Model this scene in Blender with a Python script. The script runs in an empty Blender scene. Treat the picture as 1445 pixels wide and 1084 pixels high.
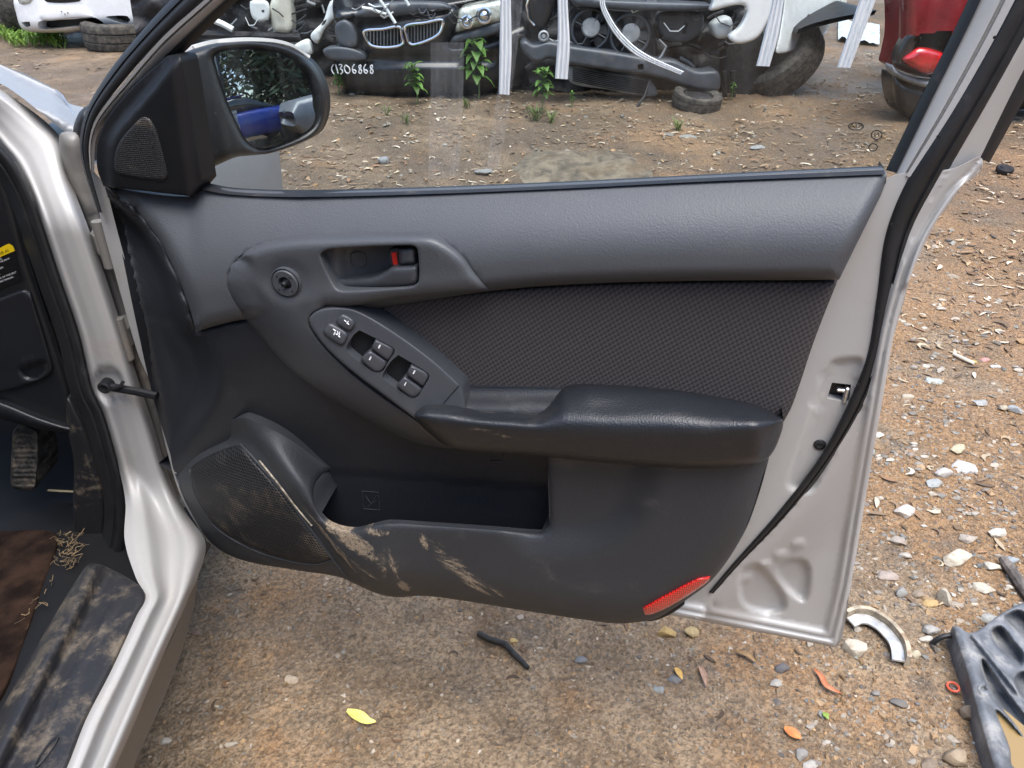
import bpy, math, random
import numpy as np
from mathutils import Vector, Matrix, noise
from mathutils.geometry import delaunay_2d_cdt

# ------------------------------------------------------------------ camera, sky, sun, exposure
scene = bpy.context.scene
COL = scene.collection
R = math.radians
FPX, PITCH, CAMH = 1085.0, R(31.0), 1.2          # focal length in photo pixels (1445 wide), pitch down, height
cam_d = bpy.data.cameras.new("camera")
cam = bpy.data.objects.new("camera", cam_d)
COL.objects.link(cam)
cam.location = (0, 0, CAMH)
cam.rotation_euler = (R(90) - PITCH, 0, 0)
cam_d.sensor_fit = 'HORIZONTAL'
cam_d.sensor_width = 36.0
cam_d.lens = 36.0 * FPX / 1445.0
cam_d.clip_start = 0.02
cam_d.clip_end = 500
scene.camera = cam

world = bpy.data.worlds.new("World")
scene.world = world
world.use_nodes = True
wn = world.node_tree.nodes
wl = world.node_tree.links
wn.clear()
sky = wn.new('ShaderNodeTexSky')
sky.sky_type = 'NISHITA'
sky.sun_disc = False
SUN_EL, SUN_AZ = R(72), R(150)
sky.sun_elevation = SUN_EL
sky.sun_rotation = SUN_AZ
sky.dust_density = 2.0
sky.air_density = 1.0
sky.ozone_density = 1.0
bg = wn.new('ShaderNodeBackground')
bg.inputs['Strength'].default_value = 0.15
wo = wn.new('ShaderNodeOutputWorld')
wl.new(sky.outputs[0], bg.inputs[0])
wl.new(bg.outputs[0], wo.inputs[0])

sun_d = bpy.data.lights.new("sun", 'SUN')
sun_d.energy = 2.2
sun_d.angle = R(50)
sun_d.color = (1.0, 0.975, 0.945)
sun = bpy.data.objects.new("sun", sun_d)
COL.objects.link(sun)
sdir = Vector((math.sin(SUN_AZ) * math.cos(SUN_EL), math.cos(SUN_AZ) * math.cos(SUN_EL), math.sin(SUN_EL)))
sun.rotation_euler = sdir.to_track_quat('Z', 'Y').to_euler()

scene.view_settings.view_transform = 'Standard'
scene.view_settings.look = 'None'
scene.view_settings.exposure = 1.3
scene.view_settings.gamma = 1.0
scene.view_settings.use_curve_mapping = False
scene.render.engine = 'CYCLES'
scene.cycles.max_bounces = 5
scene.cycles.transparent_max_bounces = 10
scene.cycles.use_denoising = True
scene.cycles.use_adaptive_sampling = True
scene.cycles.adaptive_threshold = 0.025
scene.cycles.caustics_reflective = False
scene.cycles.caustics_refractive = False

rng = np.random.default_rng(7)
random.seed(7)

# ------------------------------------------------------------------ measuring: photo pixel -> point of the place
CAM = np.array([0.0, 0.0, CAMH])
FW = np.array([0, math.cos(PITCH), -math.sin(PITCH)])
UPV = np.array([0, math.sin(PITCH), math.cos(PITCH)])

def ray(px, py):
    px = np.atleast_1d(np.asarray(px, float)); py = np.atleast_1d(np.asarray(py, float))
    a = (px - 722.5) / FPX; b = -(py - 542.0) / FPX
    return FW[None, :] + a[:, None] * np.array([1.0, 0, 0]) + b[:, None] * UPV[None, :]

def on_plane(px, py, q, n):
    d = ray(px, py)
    q = np.asarray(q, float); n = np.asarray(n, float)
    t = ((q - CAM) @ n) / (d @ n) if q.ndim == 1 else ((q - CAM) * n).sum(1) / (d @ n)
    return CAM + d * t[:, None]

TH = R(14.0)                                        # the door stands open: its face is 14 deg off square to the view
DU = np.array([math.cos(TH), -math.sin(TH), 0]); DN = np.array([-math.sin(TH), -math.cos(TH), 0])
D0 = np.array([0.0, 0.86, 0.0])

def DP(px, py, w=0.0):                              # on the door, w metres proud towards the cabin
    w = np.broadcast_to(np.asarray(w, float), np.atleast_1d(px).shape)
    return on_plane(px, py, D0[None, :] + DN[None, :] * w[:, None], DN)

def YP(px, py, y):                                  # on the upright plane at depth y
    y = np.broadcast_to(np.asarray(y, float), np.atleast_1d(px).shape)
    d = ray(px, py); t = y / d[:, 1]
    return CAM + d * t[:, None]

def ZP(px, py, z):
    z = np.broadcast_to(np.asarray(z, float), np.atleast_1d(px).shape)
    d = ray(px, py); t = (z - CAMH) / d[:, 2]
    return CAM + d * t[:, None]

def zg(x, y):                                       # the yard: flat by the car, rising gently beyond
    s = y - 1.7
    return 0.045 * (s + math.sqrt(s * s + 0.25)) * 0.5 + 0.0

def zg_v(x, y):
    s = np.asarray(y) - 1.7
    return 0.045 * (s + np.sqrt(s * s + 0.25)) * 0.5

def GP(px, py):                                     # where a pixel meets the ground
    d = ray(px, py)[0]
    t = CAMH / -d[2]
    for _ in range(30):
        p = CAM + d * t
        t = (CAMH - zg(p[0], p[1])) / -d[2]
    return CAM + d * t

# ------------------------------------------------------------------ scene helpers
def root_mat(o):
    while o.parent is not None:
        o = o.parent
    return np.array(o.matrix_basis)

def tag(o, label=None, cat=None, group=None, kind=None):
    if label: o['label'] = label
    if cat: o['category'] = cat
    if group: o['group'] = group
    if kind: o['kind'] = kind
    return o

def thing(name, loc, label, cat, group=None, rz=0.0):
    o = bpy.data.objects.new(name, None)
    COL.objects.link(o)
    o.matrix_basis = Matrix.Translation(Vector(loc)) @ Matrix.Rotation(rz, 4, 'Z')
    o.empty_display_size = 0.05
    return tag(o, label, cat, group)

def link(name, verts, faces, mat, parent=None, smooth=True, base=None, cols=None, sharp=None):
    verts = np.asarray(verts, float).reshape(-1, 3)
    if parent is not None:
        m = np.linalg.inv(root_mat(parent))
        verts = verts @ m[:3, :3].T + m[:3, 3]
    elif base is not None:
        verts = verts - np.asarray(base, float)
    me = bpy.data.meshes.new(name)
    me.from_pydata(verts.tolist(), [], [tuple(int(i) for i in f) for f in faces])
    me.update()
    if smooth:
        me.polygons.foreach_set('use_smooth', np.ones(len(me.polygons), bool))
        if sharp: 
            me.set_sharp_from_angle(angle=R(sharp))
    if cols is not None:
        ca = me.color_attributes.new('Col', 'FLOAT_COLOR', 'POINT')
        ca.data.foreach_set('color', np.asarray(cols, np.float32).ravel())
    me.materials.append(mat)
    o = bpy.data.objects.new(name, me)
    COL.objects.link(o)
    if parent is not None:
        o.parent = parent
    elif base is not None:
        o.location = tuple(float(v) for v in base)
    return o

class MB:                                           # collects shapes into one mesh
    def __init__(s): s.v = []; s.f = []; s.n = 0; s.c = []
    def add(s, v, f, col=None):
        v = np.asarray(v, float).reshape(-1, 3)
        s.v.append(v); s.f += [tuple(i + s.n for i in q) for q in f]; s.n += len(v)
        if col is not None: s.c.append(np.tile(np.array(list(col) + [1.0]), (len(v), 1)))
        return s
    def box(s, c, size, rot=None, bev=0.0, col=None):
        c = np.asarray(c, float); h = np.asarray(size, float) / 2
        b = min(bev, h.min() * 0.95)
        if b <= 0:
            v = np.array([[x, y, z] for x in (-1, 1) for y in (-1, 1) for z in (-1, 1)]) * h
            f = [(0, 1, 3, 2), (4, 6, 7, 5), (0, 4, 5, 1), (2, 3, 7, 6), (0, 2, 6, 4), (1, 5, 7, 3)]
        else:
            v = []; idx = {}
            for sx in (-1, 1):
                for sy in (-1, 1):
                    for sz in (-1, 1):
                        for a in range(3):
                            p = np.array([sx, sy, sz]) * (h - b); p[a] += np.array([sx, sy, sz])[a] * b
                            idx[(sx, sy, sz, a)] = len(v); v.append(p)
            f = []
            for a in range(3):
                o1, o2 = (a + 1) % 3, (a + 2) % 3
                for sg in (-1, 1):
                    q = []
                    for s1, s2 in ((-1, -1), (1, -1), (1, 1), (-1, 1)):
                        k = [0, 0, 0]; k[a] = sg; k[o1] = s1; k[o2] = s2
                        q.append(idx[(*k, a)])
                    f.append(tuple(q if sg > 0 else q[::-1]))
                for s1 in (-1, 1):
                    for s2 in (-1, 1):
                        k0 = [0, 0, 0]; k0[o1] = s1; k0[o2] = s2; k1 = list(k0); k0[a] = -1; k1[a] = 1
                        f.append((idx[(*k0, o1)], idx[(*k1, o1)], idx[(*k1, o2)], idx[(*k0, o2)]))
            for sx in (-1, 1):
                for sy in (-1, 1):
                    for sz in (-1, 1):
                        f.append(tuple(idx[(sx, sy, sz, a)] for a in range(3)))
            v = np.array(v)
        if rot is not None: v = v @ np.array(Matrix.Rotation(rot[1], 3, rot[0])).T if isinstance(rot, tuple) else v @ np.asarray(rot).T
        return s.add(v + c, f, col)
    def tube(s, pts, r, n=8, cap=True, col=None):
        pts = np.asarray(pts, float); m = len(pts)
        rr = np.broadcast_to(np.asarray(r, float), (m,))
        tg = np.gradient(pts, axis=0); tg /= np.linalg.norm(tg, axis=1)[:, None] + 1e-12
        ref = np.array([0, 0, 1.0]) if abs(tg[0][2]) < 0.8 else np.array([1.0, 0, 0])
        v = []
        for i in range(m):
            a = np.cross(tg[i], ref); a /= np.linalg.norm(a) + 1e-12
            b = np.cross(tg[i], a); ref = np.cross(a, tg[i])
            for k in range(n):
                t = 2 * math.pi * k / n
                v.append(pts[i] + rr[i] * (math.cos(t) * a + math.sin(t) * b))
        f = [(i * n + k, i * n + (k + 1) % n, (i + 1) * n + (k + 1) % n, (i + 1) * n + k) for i in range(m - 1) for k in range(n)]
        if cap: f += [tuple(range(n))[::-1], tuple(range((m - 1) * n, m * n))]
        return s.add(v, f, col)
    def lathe(s, c, axis, prof, n=24, cap0=True, cap1=True, col=None):   # prof: (along axis, radius)
        c = np.asarray(c, float); axis = np.asarray(axis, float); axis = axis / np.linalg.norm(axis)
        ref = np.array([0, 0, 1.0]) if abs(axis[2]) < 0.8 else np.array([1.0, 0, 0])
        a = np.cross(axis, ref); a /= np.linalg.norm(a); b = np.cross(axis, a)
        v = []
        for h, r in prof:
            for k in range(n):
                t = 2 * math.pi * k / n
                v.append(c + axis * h + r * (math.cos(t) * a + math.sin(t) * b))
        m = len(prof)
        f = [(i * n + k, i * n + (k + 1) % n, (i + 1) * n + (k + 1) % n, (i + 1) * n + k) for i in range(m - 1) for k in range(n)]
        if cap0: f.append(tuple(range(n))[::-1])
        if cap1: f.append(tuple(range((m - 1) * n, m * n)))
        return s.add(v, f, col)
    def build(s, name, mat, parent=None, smooth=True, base=None, sharp=35):
        return link(name, np.concatenate(s.v), s.f, mat, parent, smooth, base, np.concatenate(s.c) if s.c else None, sharp)

def cr(pts, step=6.0, closed=True):                 # smooth curve through points; a repeated point makes a corner
    P = np.asarray(pts, float)[:, :]
    n = len(P); out = []
    rngi = range(n) if closed else range(n - 1)
    for i in rngi:
        p1, p2 = P[i], P[(i + 1) % n]
        p0 = P[(i - 1) % n] if closed or i > 0 else p1
        p3 = P[(i + 2) % n] if closed or i < n - 2 else p2
        L = np.linalg.norm((p2 - p1)[:2])
        if L < 1e-6: continue
        if np.linalg.norm((p1 - p0)[:2]) < 1e-6: p0 = p1
        if np.linalg.norm((p3 - p2)[:2]) < 1e-6: p3 = p2
        k = max(1, int(round(L / step)))
        d0 = max(np.linalg.norm((p1 - p0)[:2]), 1e-9); d2 = max(np.linalg.norm((p3 - p2)[:2]), 1e-9)
        m1 = (p2 - p0) * (L / (d0 + L)) if np.any(p1 != p0) else (p2 - p1)
        m2 = (p3 - p1) * (L / (d2 + L)) if np.any(p2 != p3) else (p2 - p1)
        for j in range(k):
            t = j / k; t2 = t * t; t3 = t2 * t
            out.append((2*t3 - 3*t2 + 1) * p1 + (t3 - 2*t2 + t) * m1 + (-2*t3 + 3*t2) * p2 + (t3 - t2) * m2)
    if not closed: out.append(P[-1])
    return np.array(out)

def seg_dist(p, poly, closed=True):                 # distance of points to a polyline
    a = poly; b = np.roll(poly, -1, 0)
    if not closed: a, b = a[:-1], b[:-1]
    best = np.full(len(p), 1e9)
    ab = b - a; L2 = (ab ** 2).sum(1) + 1e-12
    for i0 in range(0, len(a), 64):
        A = a[i0:i0+64]; AB = ab[i0:i0+64]; LL = L2[i0:i0+64]
        ap = p[:, None, :] - A[None]
        t = np.clip((ap * AB[None]).sum(2) / LL[None], 0, 1)
        d = np.sqrt(((ap - t[..., None] * AB[None]) ** 2).sum(2)).min(1)
        best = np.minimum(best, d)
    return best

def inside(p, poly):
    x, y = p[:, 0], p[:, 1]
    c = np.zeros(len(p), bool)
    a = poly; b = np.roll(poly, -1, 0)
    for (x1, y1), (x2, y2) in zip(a, b):
        if y1 == y2: continue
        m = ((y1 > y) != (y2 > y)) & (x < (x2 - x1) * (y - y1) / (y2 - y1) + x1)
        c ^= m
    return c

def sdist(p, poly):                                 # >0 inside
    d = seg_dist(p, poly)
    return np.where(inside(p, poly), d, -d)

def sstep(x, a, b):
    t = np.clip((np.asarray(x, float) - a) / (b - a), 0, 1)
    return t * t * (3 - 2 * t)

def rnd(d, b):                                      # rounded shoulder 0..1 over distance b
    t = np.clip(d / b, 0, 1)
    return np.sqrt(np.maximum(0, 1 - (1 - t) ** 2))

def trimesh2d(outline, holes, sp, rings):
    loops = [outline] + list(holes)
    pts = []; edges = []
    for lp in loops:
        k = len(pts); n = len(lp)
        pts += lp.tolist(); edges += [(k + i, k + (i + 1) % n) for i in range(n)]
    allb = loops
    def bdist(q):
        return np.min([seg_dist(q, l) for l in allb], axis=0)
    def inall(q):
        m = inside(q, outline)
        for h in holes: m &= ~inside(q, h)
        return m
    extra = []
    for r in rings:
        for li, lp in enumerate(loops):
            t = np.roll(lp, -1, 0) - np.roll(lp, 1, 0)
            nn = np.stack([-t[:, 1], t[:, 0]], 1); nn /= np.linalg.norm(nn, axis=1)[:, None] + 1e-9
            for sg in (1, -1):
                q = lp + nn * r * sg
                m = inall(q); q = q[m]
                if len(q): extra.append(q[bdist(q) > r * 0.93])
    lo = outline.min(0); hi = outline.max(0)
    xs = np.arange(lo[0], hi[0], sp); ys = np.arange(lo[1], hi[1], sp * 0.866)
    g = np.array([(x + (sp / 2 if j % 2 else 0), y) for j, y in enumerate(ys) for x in xs])
    if len(g):
        g = g[inall(g)]
        if len(g):
            g = g[bdist(g) > (max(rings) if rings else 0) + sp * 0.55]
            extra.append(g)
    P = np.array(pts)
    if extra: P = np.concatenate([P] + extra)
    res = delaunay_2d_cdt([Vector((float(a), float(b))) for a, b in P], edges, [], 0, 1e-4)
    V = np.array([(v[0], v[1]) for v in res[0]])
    F = np.array([f for f in res[2] if len(f) == 3], int)
    c = V[F].mean(1)
    F = F[inall(c)]
    A = V[F[:, 0]]; B = V[F[:, 1]]; C = V[F[:, 2]]
    cross = (B[:, 0]-A[:, 0])*(C[:, 1]-A[:, 1]) - (B[:, 1]-A[:, 1])*(C[:, 0]-A[:, 0])
    F = F[np.abs(cross) > 1e-6]; cross = cross[np.abs(cross) > 1e-6]
    F = np.where((cross > 0)[:, None], F[:, ::-1], F)       # image y runs down: this faces the viewer
    return V, F

def relief(name, outline, wfn, mat, parent, mapf=DP, sp=8, rings=(1.5, 4, 8), holes=(), skirt=None, base=None, smooth_step=6, raw=False, sharp=None, sub=None):
    """A shell over an outline: each point stands wfn(x, y) proud, its rim runs back to 'skirt'."""
    ol = np.asarray(outline, float)[:, :2] if raw else cr(outline, smooth_step)
    hs = [np.asarray(h, float) if raw else cr(h, smooth_step) for h in holes]
    V, F = trimesh2d(ol, hs, sp, rings)
    d = np.min([seg_dist(V, l) for l in [ol] + hs], axis=0)
    do = seg_dist(V, ol)
    w = wfn(V, do, d) if callable(wfn) else np.full(len(V), float(wfn))
    W3 = mapf(V[:, 0], V[:, 1], w)
    verts = [W3]; faces = [tuple(f) for f in F]
    n = len(V)
    if skirt is not None:
        for li, lp in enumerate([ol] + hs):
            dl = np.zeros(len(lp))
            w0 = np.array([w[((V - q) ** 2).sum(1).argmin()] for q in lp])
            top = mapf(lp[:, 0], lp[:, 1], w0)
            sk = skirt(lp, w0, li) if callable(skirt) else np.full(len(lp), float(skirt))
            # run straight back along the shell's own depth axis
            if mapf is DP: bot = top + DN[None, :] * (sk - w0)[:, None]
            elif mapf is YP: bot = top + np.array([0, 1.0, 0])[None, :] * (sk - w0)[:, None]
            else: bot = top + np.array([0, 0, 1.0])[None, :] * (sk - w0)[:, None]
            k = len(lp)
            verts += [top, bot]
            for i in range(k):
                j = (i + 1) % k
                faces.append((n + i, n + k + i, n + k + j, n + j))
            n += 2 * k
    return link(name, np.concatenate(verts), faces, mat, parent, True, base, None, sharp)

def loft(name, A, B, wa, wb, mat, parent, mapf=DP, n=6, bulge=0.0, step=8, closed=False, base=None, prof=None):
    """A strip between two edge curves with matching key points."""
    A = np.asarray(A, float); B = np.asarray(B, float)
    wa = np.broadcast_to(np.asarray(wa, float), (len(A),)); wb = np.broadcast_to(np.asarray(wb, float), (len(B),))
    K = np.concatenate([A, B, wa[:, None], wb[:, None]], 1)
    S = cr(K, step, False)
    rows = []
    for j in range(n + 1):
        t = j / n
        p = S[:, 0:2] * (1 - t) + S[:, 2:4] * t
        w = S[:, 4] * (1 - t) + S[:, 5] * t + (prof(t) if prof else bulge * math.sin(math.pi * t))
        rows.append(mapf(p[:, 0], p[:, 1], w))
    m = len(S); v = np.concatenate(rows)
    f = [(j * m + i, j * m + i + 1, (j + 1) * m + i + 1, (j + 1) * m + i) for j in range(n) for i in range(m - 1)]
    return link(name, v, f, mat, parent, True, base, None, 50)

# ------------------------------------------------------------------ materials
MATS = {}
class NT:
    def __init__(s, name):
        s.m = bpy.data.materials.new(name); s.m.use_nodes = True
        s.t = s.m.node_tree; s.t.nodes.clear()
        s.out = s.t.nodes.new('ShaderNodeOutputMaterial')
        s.tc = s.t.nodes.new('ShaderNodeTexCoord')
        s.b = None
    def n(s, ty, **k):
        q = s.t.nodes.new(ty)
        for a, v in k.items(): setattr(q, a, v)
        return q
    def l(s, a, b): s.t.links.new(a, b)
    def val(s, sock, x):
        if hasattr(x, 'is_linked') or isinstance(x, bpy.types.NodeSocket): s.l(x, sock)
        else: sock.default_value = x
    def math(s, op, a, b=None, c=None, clamp=False):
        q = s.n('ShaderNodeMath', operation=op); q.use_clamp = clamp
        for i, x in enumerate((a, b, c)):
            if x is not None: s.val(q.inputs[i], x)
        return q.outputs[0]
    def mix(s, f, a, b):
        q = s.n('ShaderNodeMix', data_type='RGBA')
        s.val(q.inputs[0], f)
        for i, x in ((6, a), (7, b)):
            s.val(q.inputs[i], x if not isinstance(x, tuple) else (x + (1.0,) if len(x) == 3 else x))
        return q.outputs[2]
    def noise(s, scale, detail=4, rough=0.55, vec=None, dist=0.0, out=0):
        q = s.n('ShaderNodeTexNoise'); q.inputs['Scale'].default_value = scale
        q.inputs['Detail'].default_value = detail; q.inputs['Roughness'].default_value = rough
        q.inputs['Distortion'].default_value = dist
        s.l(vec if vec is not None else s.tc.outputs['Object'], q.inputs['Vector'])
        return q.outputs[out]
    def voro(s, scale, feature='F1', out='Distance', vec=None):
        q = s.n('ShaderNodeTexVoronoi', feature=feature); q.inputs['Scale'].default_value = scale
        s.l(vec if vec is not None else s.tc.outputs['Object'], q.inputs['Vector'])
        return q.outputs[out]
    def ramp(s, x, a, b):
        q = s.n('ShaderNodeMapRange', interpolation_type='SMOOTHSTEP')
        s.val(q.inputs[0], x); q.inputs[1].default_value = a; q.inputs[2].default_value = b
        return q.outputs[0]
    def mapping(s, scale=(1, 1, 1), rot=(0, 0, 0), loc=(0, 0, 0)):
        q = s.n('ShaderNodeMapping'); q.inputs['Scale'].default_value = scale; q.inputs['Rotation'].default_value = rot; q.inputs['Location'].default_value = loc
        s.l(s.tc.outputs['Object'], q.inputs[0]); return q.outputs[0]
    def xyz(s, vec=None):
        q = s.n('ShaderNodeSeparateXYZ'); s.l(vec if vec is not None else s.tc.outputs['Object'], q.inputs[0]); return q.outputs
    def bump(s, h, strength=0.3, dist=0.001, prev=None):
        q = s.n('ShaderNodeBump'); q.inputs['Strength'].default_value = strength; q.inputs['Distance'].default_value = dist
        s.l(h, q.inputs['Height'])
        if prev is not None: s.l(prev, q.inputs['Normal'])
        return q.outputs[0]
    def bsdf(s, color, rough=0.5, metal=0.0, spec=0.5, normal=None, coat=0.0, trans=0.0, alpha=None, coat_rough=0.05):
        b = s.n('ShaderNodeBsdfPrincipled'); s.b = b
        s.val(b.inputs['Base Color'], color if not isinstance(color, tuple) else color + (1.0,) if isinstance(color, tuple) and len(color) == 3 else color)
        s.val(b.inputs['Roughness'], rough); s.val(b.inputs['Metallic'], metal)
        b.inputs['Specular IOR Level'].default_value = spec
        b.inputs['Coat Weight'].default_value = coat; b.inputs['Coat Roughness'].default_value = coat_rough
        if normal is not None: s.l(normal, b.inputs['Normal'])
        s.l(b.outputs[0], s.out.inputs['Surface'])
        return b

def simple(name, c, rough=0.5, metal=0.0, spec=0.5, coat=0.0, var=0.15, vs=8.0, bump=None, dirt=None, rvar=0.1):
    """colour with slow variation, optional bump (scale, strength, distance) and dirt (colour, scale, lo, hi)"""
    if name in MATS: return MATS[name]
    t = NT(name)
    nz = t.noise(vs, 5, 0.6)
    f = t.ramp(nz, 0.3, 0.7)
    lo = tuple(x * (1 - var) for x in c); hi = tuple(min(1, x * (1 + var)) for x in c)
    col = t.mix(f, lo, hi)
    rg = t.math('MULTIPLY_ADD', nz, rvar * 2, rough - rvar)
    if dirt:
        dc, ds, a, b = dirt
        dm = t.ramp(t.noise(ds, 8, 0.65), a, b)
        col = t.mix(dm, col, dc)
        rg = t.math('MULTIPLY_ADD', dm, 0.3, rg, clamp=True)
    nrm = None
    if bump:
        nrm = t.bump(t.noise(bump[0], 3, 0.6), bump[1], bump[2])
    t.bsdf(col, rg, metal, spec, nrm, coat)
    MATS[name] = t.m
    return t.m
# ------------------------------------------------------------------ the open door
DOOR_O = D0 + DU * (-0.58)
door = thing('car_door', DOOR_O, 'open silver car door with black inner trim and winding window glass', 'car door', None, -TH)

def door_uv(px, py, w=0.03):
    p = DP([px], [py], [w])[0]; m = np.linalg.inv(np.array(door.matrix_basis))
    q = m[:3, :3] @ p + m[:3, 3]
    return q[0], q[2]

def grain_plastic(name, c, rough, scale=420, strength=0.25, stains=None, scuff=0.5, spec=0.5, var=0.1):
    """moulded plastic or vinyl: fine grain, faint dust scuffs, optional mud smears (u, v, ru, rv, angle, amount)"""
    if name in MATS: return MATS[name]
    t = NT(name)
    g = t.math('ADD', t.voro(scale), t.math('MULTIPLY', t.noise(scale * 0.35, 3), 0.6))
    nrm = t.bump(g, strength, 0.0009)
    slow = t.noise(6, 6, 0.65)
    col = t.mix(slow, tuple(x * (1 - var) for x in c), tuple(x * (1 + var) for x in c))
    # dusty scuffs
    du = t.math('MULTIPLY', t.ramp(t.noise(9, 5, 0.72, dist=0.6), 0.55, 0.8), 0.22 * scuff)
    fine = t.math('MULTIPLY', t.ramp(t.noise(160, 4, 0.7), 0.68, 0.82), 0.12 * scuff)
    du = t.math('ADD', du, fine)
    col = t.mix(du, col, (0.30, 0.27, 0.23))
    rg = t.math('MULTIPLY_ADD', slow, 0.16, rough - 0.08)
    rg = t.math('ADD', rg, t.math('MULTIPLY', du, 0.5), clamp=True)
    if stains:
        X = t.xyz(); acc = None
        for (su, sv, ru, rv, ang, amt, stretch) in stains:
            ca, sa = math.cos(ang), math.sin(ang)
            dx = t.math('SUBTRACT', X[0], su); dz = t.math('SUBTRACT', X[2], sv)
            a = t.math('ADD', t.math('MULTIPLY', dx, ca), t.math('MULTIPLY', dz, sa))
            b = t.math('SUBTRACT', t.math('MULTIPLY', dz, ca), t.math('MULTIPLY', dx, sa))
            cmb = t.n('ShaderNodeCombineXYZ'); t.l(t.math('DIVIDE', a, stretch), cmb.inputs[0]); t.l(b, cmb.inputs[1])
            nz = t.noise(85, 4, 0.75, vec=cmb.outputs[0], dist=0.5)
            qa = t.math('DIVIDE', a, ru); qb = t.math('DIVIDE', b, rv); e = t.math('ADD', t.math('MULTIPLY', qa, qa), t.math('MULTIPLY', qb, qb))
            m = t.math('SUBTRACT', t.math('ADD', nz, amt), t.math('MULTIPLY', e, 0.20))
            m = t.math('ADD', t.math('MULTIPLY', t.ramp(m, 0.42, 0.60), 0.30), t.math('MULTIPLY', t.ramp(m, 0.52, 0.62), 0.65))
            acc = m if acc is None else t.math('MAXIMUM', acc, m)
        acc = t.math('MULTIPLY', acc, t.math('MULTIPLY_ADD', t.ramp(t.noise(330, 3, 0.7), 0.30, 0.62), 0.7, 0.35), clamp=True)
        mudc = t.mix(t.noise(60, 4), (0.24, 0.185, 0.125), (0.46, 0.36, 0.25))
        col = t.mix(t.math('MULTIPLY', acc, 0.85), col, mudc)
        rg = t.math('ADD', rg, t.math('MULTIPLY', acc, 0.35), clamp=True)
        nrm = t.bump(acc, 0.5, 0.0015, nrm)
    t.bsdf(col, rg, 0, spec, nrm)
    MATS[name] = t.m
    return t.m

def S(px, py, rx, ry, ang, amt, st=1.0):
    amt = amt + 0.075            # a smear at a photo pixel, radii in photo pixels, angle in degrees on the door
    u, v = door_uv(px, py, 0.045)
    return (u, v, rx / 1000, ry / 1000, R(ang), amt, st)

m_vinyl = grain_plastic('upper_vinyl', (0.068, 0.073, 0.081), 0.53, 500, 0.26, None, 0.25)
m_trim = grain_plastic('lower_plastic', (0.030, 0.033, 0.038), 0.52, 480, 0.3, [
    S(497, 757, 46, 15, -24, 0.13, 1.3), S(478, 775, 80, 9, -50, 0.03, 7.0), S(520, 800, 40, 8, -35, -0.02, 5.0),
    S(505, 755, 34, 12, -20, 0.10, 1.4), S(480, 775, 55, 14, -48, 0.02, 5.0), S(545, 790, 12, 50, -8, -0.06, 1.0), S(559, 792, 6, 42, 6, 0.02, 0.35),
    S(570, 828, 8, 16, 5, 0.16, 0.6), S(600, 762, 6, 16, 10, 0.10, 0.5), S(655, 808, 44, 12, -25, 0.03, 5.0), S(668, 822, 50, 18, -38, 0.0, 7.0), S(640, 790, 26, 10, -10, 0.02, 5.0),
    S(535, 745, 20, 7, 10, 0.05, 1.0), S(700, 835, 24, 8, -40, 0.0, 5.0), S(620, 770, 30, 22, -30, -0.10, 3.0)], 0.75)
m_wall = grain_plastic('door_wall_plastic', (0.016, 0.018, 0.0225), 0.52, 420, 0.3, [S(550, 627, 13, 5, 5, 0.13, 1.0)], 0.35)
m_bezel = grain_plastic('bezel_plastic', (0.057, 0.061, 0.068), 0.45, 560, 0.2, None, 0.35)
m_satin = grain_plastic('satin_panel', (0.044, 0.047, 0.054), 0.38, 900, 0.08, None, 0.25)
m_arm = grain_plastic('armrest_vinyl', (0.014, 0.016, 0.020), 0.38, 480, 0.3, [S(715, 586, 60, 10, 0, -0.10, 3.0)], 0.5)
m_black = simple('black_plastic', (0.007, 0.0075, 0.009), 0.5, spec=0.35, var=0.2, bump=(500, 0.15, 0.0008))
m_deep = simple('deep_black_plastic', (0.006, 0.006, 0.007), 0.5)
m_rubber = simple('black_rubber', (0.012, 0.0125, 0.014), 0.55, var=0.25, vs=30, bump=(200, 0.15, 0.001), dirt=((0.10, 0.085, 0.07), 30, 0.62, 0.85))
m_whitemark = simple('white_marking', (0.75, 0.76, 0.78), 0.5, var=0.03)
m_redtab = simple('red_plastic', (0.75, 0.03, 0.02), 0.35, var=0.05)
m_steel = simple('bright_steel', (0.6, 0.6, 0.6), 0.3, metal=0.9)

def silver_mat(name='silver_paint', c=(0.44, 0.43, 0.412), dirt=0.25):
    t = NT(name)
    fl = t.noise(1800, 2, 0.5)
    slow = t.noise(5, 6, 0.6)
    col = t.mix(t.math('MULTIPLY_ADD', fl, 0.5, t.math('MULTIPLY', slow, 0.5)), tuple(x * 0.86 for x in c), tuple(min(1, x * 1.12) for x in c))
    dm = t.math('MULTIPLY', t.ramp(t.noise(11, 9, 0.72, dist=0.5), 0.5, 0.8), dirt)
    col = t.mix(dm, col, (0.33, 0.25, 0.17))
    rg = t.math('ADD', t.math('MULTIPLY_ADD', slow, 0.14, 0.46), t.math('MULTIPLY', dm, 0.5), clamp=True)
    t.bsdf(col, rg, 0.12, 0.5, t.bump(fl, 0.04, 0.0005), 0.12, coat_rough=0.25)
    MATS[name] = t.m
    return t.m
m_silver = silver_mat()

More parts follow.
